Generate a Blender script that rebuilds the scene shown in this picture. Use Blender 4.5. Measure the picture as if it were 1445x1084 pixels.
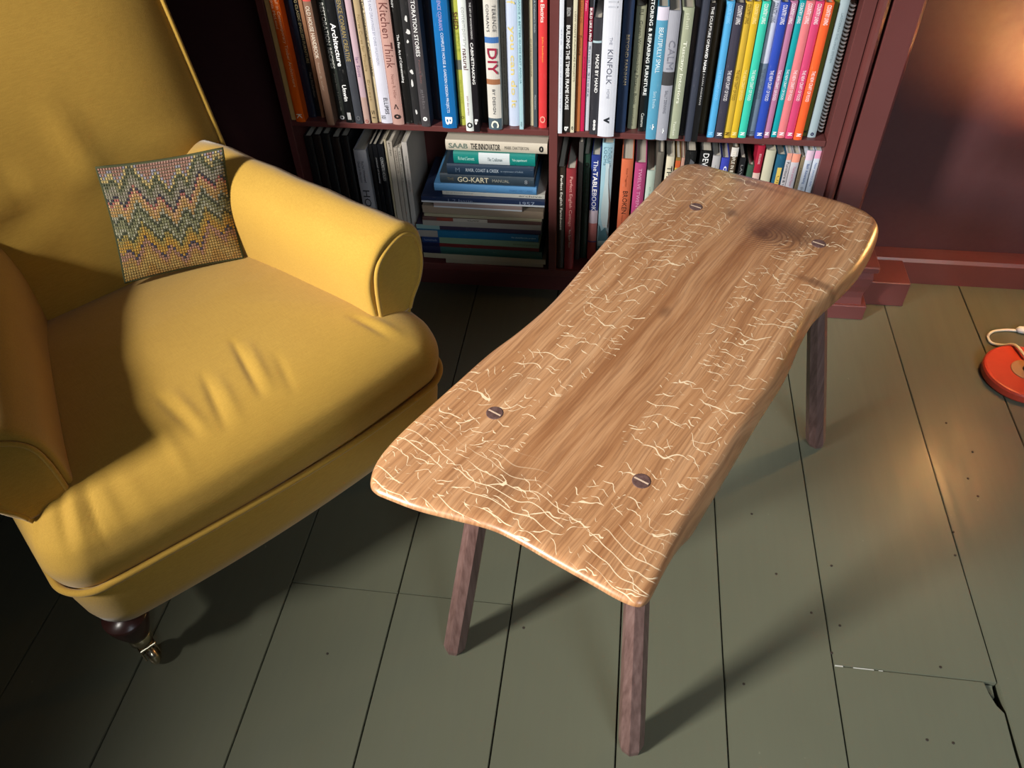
import bpy, bmesh, math, random
from mathutils import Vector, Matrix

random.seed(7)
for _o in list(bpy.data.objects):
    bpy.data.objects.remove(_o, do_unlink=True)
SC = bpy.context.scene
COL = SC.collection

# ------------------------------------------------------------------ camera
cam_data = bpy.data.cameras.new('camera')
cam_data.sensor_fit = 'HORIZONTAL'
cam_data.sensor_width = 36.0
cam_data.lens = 1147.4575 * 36.0 / 1445.0
cam_data.clip_start = 0.02
cam = bpy.data.objects.new('camera', cam_data)
COL.objects.link(cam)
_rx = Vector((0.99114213, 0.13007761, -0.02677873))
_up = Vector((-0.07316290, 0.70308928, 0.70732782))
_bk = Vector((0.11083535, -0.69910319, 0.70637826))
cam.matrix_world = Matrix(((_rx.x, _up.x, _bk.x, 0.0), (_rx.y, _up.y, _bk.y, 0.0),
                           (_rx.z, _up.z, _bk.z, 1.35), (0, 0, 0, 1)))
SC.camera = cam

# ------------------------------------------------------------------ world, window daylight, exposure
SC.view_settings.view_transform = 'Standard'
SC.view_settings.look = 'None'
SC.view_settings.gamma = 1.0
SC.view_settings.use_curve_mapping = False
SC.view_settings.exposure = 0.0
world = bpy.data.worlds.new('room_ambience')
SC.world = world
world.use_nodes = True
_bg = world.node_tree.nodes['Background']
_bg.inputs['Color'].default_value = (0.80, 0.86, 1.0, 1)
_bg.inputs['Strength'].default_value = 0.024


def area_light(name, loc, target, sx, sy, power, color, spread=180.0):
    ld = bpy.data.lights.new(name, 'AREA')
    ld.shape = 'RECTANGLE'
    ld.size, ld.size_y = sx, sy
    ld.energy = power
    ld.color = color
    ld.spread = math.radians(spread)
    o = bpy.data.objects.new(name, ld)
    o.location = loc
    d = Vector(target) - Vector(loc)
    o.rotation_euler = d.to_track_quat('-Z', 'Y').to_euler()
    COL.objects.link(o)
    return o


area_light('window_daylight', (-2.2, -0.80, 1.92), (0.10, 0.9, 0.35), 0.42, 0.60, 92.0, (1.0, 0.955, 0.88), 120.0)
area_light('rear_window_daylight', (1.45, -1.8, 2.2), (1.05, 0.65, 0.0), 1.1, 1.1, 12.0, (0.80, 0.91, 1.0), 62.0)


# ------------------------------------------------------------------ helpers
def srgb(h):
    c = [int(h[i:i + 2], 16) / 255.0 for i in (0, 2, 4)]
    return tuple(x / 12.92 if x <= 0.04045 else ((x + 0.055) / 1.055) ** 2.4 for x in c)


def tag(o, label=None, cat=None, group=None, kind=None):
    if label: o['label'] = label
    if cat: o['category'] = cat
    if group: o['group'] = group
    if kind: o['kind'] = kind
    return o


def empty(name, loc=(0, 0, 0), rz=0.0, parent=None):
    o = bpy.data.objects.new(name, None)
    o.empty_display_size = 0.05
    o.location = loc
    o.rotation_euler = (0, 0, rz)
    COL.objects.link(o)
    o.parent = parent
    return o


def link(name, me, mat=None, parent=None, smooth=False):
    if mat is not None and not me.materials:
        me.materials.append(mat)
    if smooth:
        me.polygons.foreach_set('use_smooth', [True] * len(me.polygons))
    o = bpy.data.objects.new(name, me)
    COL.objects.link(o)
    o.parent = parent
    return o


def mk(name, verts, faces, mat=None, parent=None, smooth=False, fix=True):
    me = bpy.data.meshes.new(name)
    me.from_pydata([tuple(v) for v in verts], [], faces)
    if fix:
        bm = bmesh.new(); bm.from_mesh(me)
        bmesh.ops.recalc_face_normals(bm, faces=bm.faces)
        bm.to_mesh(me); bm.free()
    me.update()
    return link(name, me, mat, parent, smooth)


class MB:
    """collects shapes for one mesh"""
    def __init__(self):
        self.v, self.f = [], []

    def add(self, v, f):
        n = len(self.v)
        self.v += [tuple(p) for p in v]
        self.f += [tuple(i + n for i in q) for q in f]
        return self

    def box(self, a, b):
        (x0, y0, z0), (x1, y1, z1) = a, b
        return self.add([(x0, y0, z0), (x1, y0, z0), (x1, y1, z0), (x0, y1, z0),
                         (x0, y0, z1), (x1, y0, z1), (x1, y1, z1), (x0, y1, z1)],
                        [(0, 3, 2, 1), (4, 5, 6, 7), (0, 1, 5, 4), (1, 2, 6, 5), (2, 3, 7, 6), (3, 0, 4, 7)])

    def prism(self, poly, z0, z1):
        n = len(poly)
        v = [(x, y, z0) for x, y in poly] + [(x, y, z1) for x, y in poly]
        f = [tuple(range(n))[::-1], tuple(range(n, 2 * n))]
        f += [(i, (i + 1) % n, n + (i + 1) % n, n + i) for i in range(n)]
        return self.add(v, f)

    def loft(self, rings, cap0=True, cap1=True, closed=True):
        n = len(rings[0]); v = []; f = []
        for r in rings: v += list(r)
        for k in range(len(rings) - 1):
            for i in range(n if closed else n - 1):
                j = (i + 1) % n
                f.append((k * n + i, k * n + j, (k + 1) * n + j, (k + 1) * n + i))
        if cap0: f.append(tuple(range(n))[::-1])
        if cap1: f.append(tuple(range((len(rings) - 1) * n, len(rings) * n)))
        return self.add(v, f)

    def tube(self, pts, r, seg=8, closed=False):
        pts = [Vector(p) for p in pts]
        n = len(pts)
        rad = r if isinstance(r, (list, tuple)) else [r] * n
        rings = []; prev = None
        for i, p in enumerate(pts):
            if closed:
                t = pts[(i + 1) % n] - pts[i - 1]
            else:
                t = pts[min(i + 1, n - 1)] - pts[max(i - 1, 0)]
            t.normalize()
            if prev is None:
                a = Vector((0, 0, 1)) if abs(t.z) < 0.9 else Vector((1, 0, 0))
            else:
                a = prev
            b = a - t * a.dot(t); b.normalize(); prev = b
            c = t.cross(b)
            rings.append([p + (b * math.cos(2 * math.pi * k / seg) + c * math.sin(2 * math.pi * k / seg)) * rad[i] for k in range(seg)])
        if closed:
            rings.append(rings[0])
            return self.loft(rings, False, False)
        return self.loft(rings)

    def lathe(self, prof, seg=24, centre=(0, 0, 0)):
        rings = [[(centre[0] + r * math.cos(2 * math.pi * k / seg), centre[1] + r * math.sin(2 * math.pi * k / seg), centre[2] + z) for k in range(seg)] for r, z in prof]
        return self.loft(rings)

    def build(self, name, mat=None, parent=None, smooth=False, fix=True, bevel=0.0):
        o = mk(name, self.v, self.f, mat, parent, smooth, fix)
        if bevel:
            bm = bmesh.new(); bm.from_mesh(o.data)
            bmesh.ops.bevel(bm, geom=bm.edges[:], offset=bevel, segments=1, affect='EDGES', clamp_overlap=True)
            bm.to_mesh(o.data); bm.free()
        return o


def spline(pts, n, closed=False):
    """Catmull-Rom resample"""
    pts = [Vector(p) for p in pts]; m = len(pts); out = []
    segs = m if closed else m - 1
    for i in range(segs):
        p0 = pts[(i - 1) % m] if closed or i > 0 else pts[0]
        p1 = pts[i]; p2 = pts[(i + 1) % m]
        p3 = pts[(i + 2) % m] if closed or i + 2 < m else pts[-1]
        for k in range(n):
            t = k / n
            out.append(0.5 * ((2 * p1) + (p2 - p0) * t + (2 * p0 - 5 * p1 + 4 * p2 - p3) * t * t + (3 * p1 - p0 - 3 * p2 + p3) * t ** 3))
    if not closed: out.append(pts[-1])
    return out


# ------------------------------------------------------------------ materials
class NT:
    def __init__(self, name):
        self.mat = bpy.data.materials.new(name)
        self.mat.use_nodes = True
        self.t = self.mat.node_tree
        self.b = self.t.nodes['Principled BSDF']

    def n(self, typ, **kw):
        d = self.t.nodes.new(typ)
        for k, v in kw.items(): setattr(d, k, v)
        return d

    def put(self, sock, val):
        if isinstance(val, bpy.types.NodeSocket): self.t.links.new(val, sock)
        elif val is not None:
            if isinstance(val, (tuple, list)) and len(val) == 3 and sock.type == 'RGBA': val = tuple(val) + (1,)
            sock.default_value = val

    def coord(self, kind='Object'):
        return self.n('ShaderNodeTexCoord').outputs[kind]

    def mapping(self, vec, scale=(1, 1, 1), loc=(0, 0, 0), rot=(0, 0, 0)):
        d = self.n('ShaderNodeMapping'); self.put(d.inputs['Vector'], vec)
        d.inputs['Scale'].default_value = scale; d.inputs['Location'].default_value = loc; d.inputs['Rotation'].default_value = rot
        return d.outputs[0]

    def noise(self, vec, scale=5, detail=2, rough=0.5, dist=0.0, color=False):
        d = self.n('ShaderNodeTexNoise'); self.put(d.inputs['Vector'], vec)
        d.inputs['Scale'].default_value = scale; d.inputs['Detail'].default_value = detail
        d.inputs['Roughness'].default_value = rough; d.inputs['Distortion'].default_value = dist
        return d.outputs['Color' if color else 'Fac']

    def m(self, op, a, b=None, c=None, clamp=False):
        d = self.n('ShaderNodeMath', operation=op, use_clamp=clamp)
        for i, x in enumerate((a, b, c)):
            if x is not None: self.put(d.inputs[i], x)
        return d.outputs[0]

    def ss(self, x, lo, hi, a=0.0, b=1.0):
        d = self.n('ShaderNodeMapRange', interpolation_type='SMOOTHSTEP')
        self.put(d.inputs['Value'], x)
        d.inputs['From Min'].default_value = lo; d.inputs['From Max'].default_value = hi
        d.inputs['To Min'].default_value = a; d.inputs['To Max'].default_value = b
        return d.outputs[0]

    def mix(self, fac, a, b, blend='MIX'):
        d = self.n('ShaderNodeMix', data_type='RGBA', blend_type=blend)
        self.put(d.inputs[0], fac); self.put(d.inputs[6], a); self.put(d.inputs[7], b)
        return d.outputs[2]

    def ramp(self, fac, stops):
        d = self.n('ShaderNodeValToRGB'); self.put(d.inputs[0], fac)
        e = d.color_ramp.elements
        while len(e) < len(stops): e.new(0.5)
        for i, (p, c) in enumerate(stops):
            e[i].position = p; e[i].color = tuple(c) + (1,)
        return d.outputs[0]

    def xyz(self, vec):
        d = self.n('ShaderNodeSeparateXYZ'); self.put(d.inputs[0], vec); return d.outputs

    def bump(self, h, strength=0.3, dist=0.002):
        d = self.n('ShaderNodeBump'); self.put(d.inputs['Height'], h)
        d.inputs['Strength'].default_value = strength; d.inputs['Distance'].default_value = dist
        self.t.links.new(d.outputs[0], self.b.inputs['Normal'])

    def out(self, color=None, rough=None, metal=None, spec=None, coat=None, sheen=None):
        if color is not None: self.put(self.b.inputs['Base Color'], color)
        if rough is not None: self.put(self.b.inputs['Roughness'], rough)
        if metal is not None: self.put(self.b.inputs['Metallic'], metal)
        if spec is not None: self.put(self.b.inputs['Specular IOR Level'], spec)
        if coat is not None: self.put(self.b.inputs['Coat Weight'], coat)
        if sheen is not None: self.put(self.b.inputs['Sheen Weight'], sheen)
        return self.mat


_plain = {}


def plain(name, col, rough=0.5, metal=0.0, var=0.12, scale=30.0, spec=0.5):
    """paint-like material with a little noise variation"""
    key = (name, tuple(col), rough)
    if key in _plain: return _plain[key]
    t = NT(name)
    c = t.coord()
    f = t.noise(c, scale, 3, 0.6)
    a = tuple(x * (1 - var) for x in col); b = tuple(min(1, x * (1 + var)) for x in col)
    _plain[key] = t.out(t.mix(f, a, b), rough, metal, spec)
    return _plain[key]


def paint(name, col, rough=0.42, bumpy=0.15):
    t = NT(name); c = t.coord()
    big = t.noise(c, 4, 3, 0.6); fine = t.noise(c, 60, 3, 0.7)
    a = tuple(x * 0.82 for x in col); b = tuple(x * 1.15 for x in col)
    t.bump(t.m('ADD', t.noise(c, 25, 2), t.m('MULTIPLY', fine, 0.4)), bumpy, 0.0015)
    return t.out(t.mix(big, a, b), t.ss(fine, 0.2, 0.8, rough - 0.06, rough + 0.08))


M_WALL = paint('maroon_wall_paint', (0.082, 0.027, 0.028), 0.55)
M_WOODPAINT = paint('maroon_joinery_paint', (0.125, 0.036, 0.034), 0.38, 0.25)
M_DARKVOID = plain('dark_subfloor', (0.006, 0.006, 0.005), 0.9)


def floor_mat():
    t = NT('green_floor_paint'); c = t.coord('Object')
    big = t.noise(c, 2.2, 3, 0.6); mid = t.noise(t.mapping(c, (14, 1.2, 1)), 3, 4, 0.6)
    col = t.mix(big, (0.098, 0.102, 0.070), (0.135, 0.140, 0.098))
    col = t.mix(t.m('MULTIPLY', mid, 0.35), col, (0.062, 0.068, 0.045))
    speck = t.ss(t.noise(c, 70, 2, 0.5), 0.76, 0.80)
    col = t.mix(t.m('MULTIPLY', speck, 0.6), col, (0.20, 0.20, 0.15))
    t.bump(t.m('ADD', mid, t.m('MULTIPLY', t.noise(c, 35, 3), 0.4)), 0.10, 0.002)
    return t.out(col, t.ss(mid, 0.3, 0.7, 0.34, 0.46))


M_FLOOR = floor_mat()

# ------------------------------------------------------------------ the setting
WALL_Y = 1.862
floor = MB().box((-2.2, -1.9, -0.06), (2.0, WALL_Y, -0.024)).build('floor', M_DARKVOID)
tag(floor, 'olive green painted floorboards with dark gaps', kind='structure')
GX = [-2.05, -1.83, -1.61, -1.40, -1.205, -0.992, -0.778, -0.560, -0.352, -0.136, 0.064, 0.243, 0.430, 0.698, 0.902, 1.12, 1.33, 1.55, 1.76]
JOINTS = {7: [0.763], 8: [0.764], 12: [0.712], 4: [0.2], 15: [0.9]}


def board(poly, dz):
    b = MB().prism(poly, -0.022, dz).build('floorboard', M_FLOOR, floor)
    bm = bmesh.new(); bm.from_mesh(b.data)
    top = [e for e in bm.edges if all(abs(v.co.z - dz) < 1e-6 for v in e.verts)]
    bmesh.ops.bevel(bm, geom=top, offset=0.0011, segments=2, affect='EDGES', clamp_overlap=True)
    bm.to_mesh(b.data); bm.free()
    return b


for i in range(len(GX) - 1):
    x0, x1 = GX[i] + 0.0011, GX[i + 1] - 0.0011
    ys = [-1.9] + JOINTS.get(i, []) + [WALL_Y - 0.002]
    for k in range(len(ys) - 1):
        g0 = 0.0 if k == 0 else 0.0006
        g1 = 0.0 if k == len(ys) - 2 else 0.0006
        dz = -random.uniform(0, 0.0006)
        a, b = ys[k] + g0, ys[k + 1] - g1
        if i == 12 and k == 0:      # chipped corner beside the butt joint, wider gap in front of it
            poly = [(x0, a), (x1 - 0.006, a), (x1 - 0.004, 0.60), (x1 - 0.002, 0.66), (x1 - 0.011, 0.672), (x1 - 0.017, 0.690), (x1 - 0.021, b), (x0, b)]
        else:
            poly = [(x0, a), (x1, a), (x1, b), (x0, b)]
        board(poly, dz)
# a splintered shard left in the chipped corner
MB().prism([(0.678, 0.709), (0.690, 0.709), (0.6885, 0.688), (0.684, 0.692)], -0.012, -0.006).build('splinter', M_FLOOR, floor)
for (xa, xb, w_) in ((0.4325, 0.446, 0.0022), (0.463, 0.497, 0.0016), (0.505, 0.512, 0.001)):
    MB().box((xa, 0.7108, -0.004), (xb, 0.7108 + w_, 0.0002)).build('paint_chip', plain('bare_pale_wood', (0.42, 0.42, 0.38), 0.6), floor)
M_NAIL = plain('rusty_nail_head', (0.022, 0.014, 0.010), 0.7)
nail_me = MB().lathe([(0.0024, -0.002), (0.0024, 0.0004), (0.0012, 0.0007)], 8).build('nail', M_NAIL, floor)
nail_spots = [(0.755, 1.315), (0.79, 1.235), (0.762, 1.16), (0.77, 1.115), (0.70, 1.02), (0.69, 0.965), (0.81, 0.93), (0.865, 1.02),
              (0.455, 0.915), (0.35, 0.885), (0.405, 0.81), (0.452, 0.79), (0.43, 0.735), (0.56, 0.60), (0.60, 0.60), (0.275, 0.66), (0.315, 1.02), (-0.45, 0.63), (-0.11, 0.72), (0.61, 0.73)]
for k, (x, y) in enumerate(nail_spots):
    o = nail_me if k == 0 else nail_me.copy()
    if k: COL.objects.link(o)
    o.location = (x, y, 0)

wall_back = MB().box((-2.2, WALL_Y, -0.02), (2.0, WALL_Y + 0.1, 2.5)).build('wall_back', M_WALL)
tag(wall_back, 'maroon painted wall behind the bookcase', kind='structure')
_bb = [(WALL_Y - 0.002, 0.0), (WALL_Y - 0.046, 0.0), (WALL_Y - 0.046, 0.066), (WALL_Y - 0.040, 0.074), (WALL_Y - 0.012, 0.078), (WALL_Y - 0.002, 0.080)]
base_r = MB().loft([[(0.636, y, z) for y, z in _bb], [(2.0, y, z) for y, z in _bb]]).build('baseboard_right', M_WOODPAINT)
tag(base_r, 'maroon painted baseboard right of the bookcase', kind='structure')
base_l = MB().loft([[(-2.2, y, z) for y, z in _bb], [(-0.766, y, z) for y, z in _bb]]).build('baseboard_left', M_WOODPAINT)
tag(base_l, 'maroon painted baseboard left of the bookcase', kind='structure')
trim = MB().box((0.636, 1.715, 0.0), (0.741, WALL_Y - 0.047, 0.072)).build('trim_1', M_WOODPAINT, bevel=0.002)
tag(trim, 'maroon painted skirting block beside the bookcase foot', kind='structure')

# left wall with the window whose daylight falls across the chair and table (unseen, added to shade the left floor)
WX0, WX1 = -1.60, -1.46
OY0, OY1, OZ0, OZ1 = -1.25, 0.62, 1.13, 2.35
wl = MB()
wl.box((WX0, -1.9, -0.02), (WX1, WALL_Y - 0.002, OZ0)).box((WX0, -1.9, OZ1), (WX1, WALL_Y - 0.002, 2.6))
wl.box((WX0, -1.9, OZ0), (WX1, OY0, OZ1)).box((WX0, OY1, OZ0), (WX1, WALL_Y - 0.002, OZ1))
tag(wl.build('wall_left', M_WALL, fix=False), 'unseen maroon painted side wall, window opening shaped to shade the left floor', kind='structure')
wf = MB()
wf.box((WX0 + 0.01, OY0, OZ0), (WX0 + 0.05, OY0 + 0.04, OZ1)).box((WX0 + 0.01, OY1 - 0.04, OZ0), (WX0 + 0.05, OY1, OZ1))
wf.box((WX0 + 0.01, OY0, OZ0), (WX0 + 0.05, OY1, OZ0 + 0.04)).box((WX0 + 0.01, OY0, OZ1 - 0.04), (WX0 + 0.05, OY1, OZ1))
tag(wf.build('window_1', M_WOODPAINT, fix=False), 'maroon painted window frame in the unseen added side wall', kind='structure')

# ------------------------------------------------------------------ bookcase
BC_Y = 1.647
bookcase = empty('bookcase', (0, BC_Y, 0))
tag(bookcase, 'maroon painted built-in bookcase filled with books', 'bookcase')


def bc(name, a, b, bevel=0.0012):
    return MB().box((a[0], a[1] - BC_Y, a[2]), (b[0], b[1] - BC_Y, b[2])).build(name, M_WOODPAINT, bookcase, bevel=bevel)


TOPZ = 1.25
BACK_Y = WALL_Y - 0.003
bc('side_panel', (-0.764, BC_Y, 0.0), (-0.747, BACK_Y, TOPZ))
bc('divider', (-0.1575, BC_Y - 0.001, 0.104), (-0.1385, BACK_Y - 0.009, TOPZ - 0.02))
bc('side_panel', (0.431, BC_Y + 0.003, 0.0), (0.456, BACK_Y, TOPZ))
bc('back_panel', (-0.746, BACK_Y - 0.008, 0.06), (0.4305, BACK_Y, TOPZ - 0.02))
for z in (0.468, 0.828):
    bc('shelf', (-0.7465, BC_Y + 0.001, z), (-0.158, BACK_Y - 0.0085, z + 0.0135))
    bc('shelf', (-0.138, BC_Y + 0.001, z), (0.4305, BACK_Y - 0.0085, z + 0.0135))
bc('bottom_shelf', (-0.7465, BC_Y, 0.084), (0.4305, BACK_Y - 0.0085, 0.1035))
bc('top_board', (-0.764, BC_Y, TOPZ), (0.56, BACK_Y, TOPZ + 0.02))
bc('kick_board', (-0.746, BC_Y + 0.05, 0.0), (0.4305, BC_Y + 0.066, 0.0835))
# beaded moulding and flat pilaster on the right
bd = []
for z in (0.0, TOPZ):
    bd.append([(0.4565, 0.20, z), (0.4565, 0.010, z), (0.459, -0.001, z), (0.464, -0.008, z), (0.470, -0.010, z), (0.4755, -0.006, z), (0.478, 0.002, z), (0.4795, 0.010, z), (0.4820, 0.012, z), (0.4825, 0.20, z)])
MB().loft(bd).build('bead_moulding', M_WOODPAINT, bookcase)
pl = []
for z in (0.17, TOPZ):
    pl.append([(0.483, 0.2, z), (0.483, 0.002, z), (0.4855, -0.002, z), (0.537, -0.002, z), (0.5415, 0.001, z), (0.544, 0.006, z), (0.544, 0.2, z)])
MB().loft(pl).build('pilaster', M_WOODPAINT, bookcase)
bc('plinth', (0.457, 1.651, 0.0), (0.632, BACK_Y, 0.043), 0.002)
_cy = [(0.619, 0.043), (0.616, 0.062), (0.617, 0.080), (0.622, 0.100), (0.625, 0.125), (0.621, 0.148)]
rings = []
for xr, z in _cy:
    d = 0.625 - xr
    rings.append([(0.457, 0.006 + d, z), (xr, 0.006 + d, z), (xr, 0.2, z), (0.457, 0.2, z)])
MB().loft(rings).build('base_block', M_WOODPAINT, bookcase)
bc('base_cap', (0.457, 1.644, 0.1485), (0.630, BACK_Y, 0.1655), 0.003)
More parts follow.
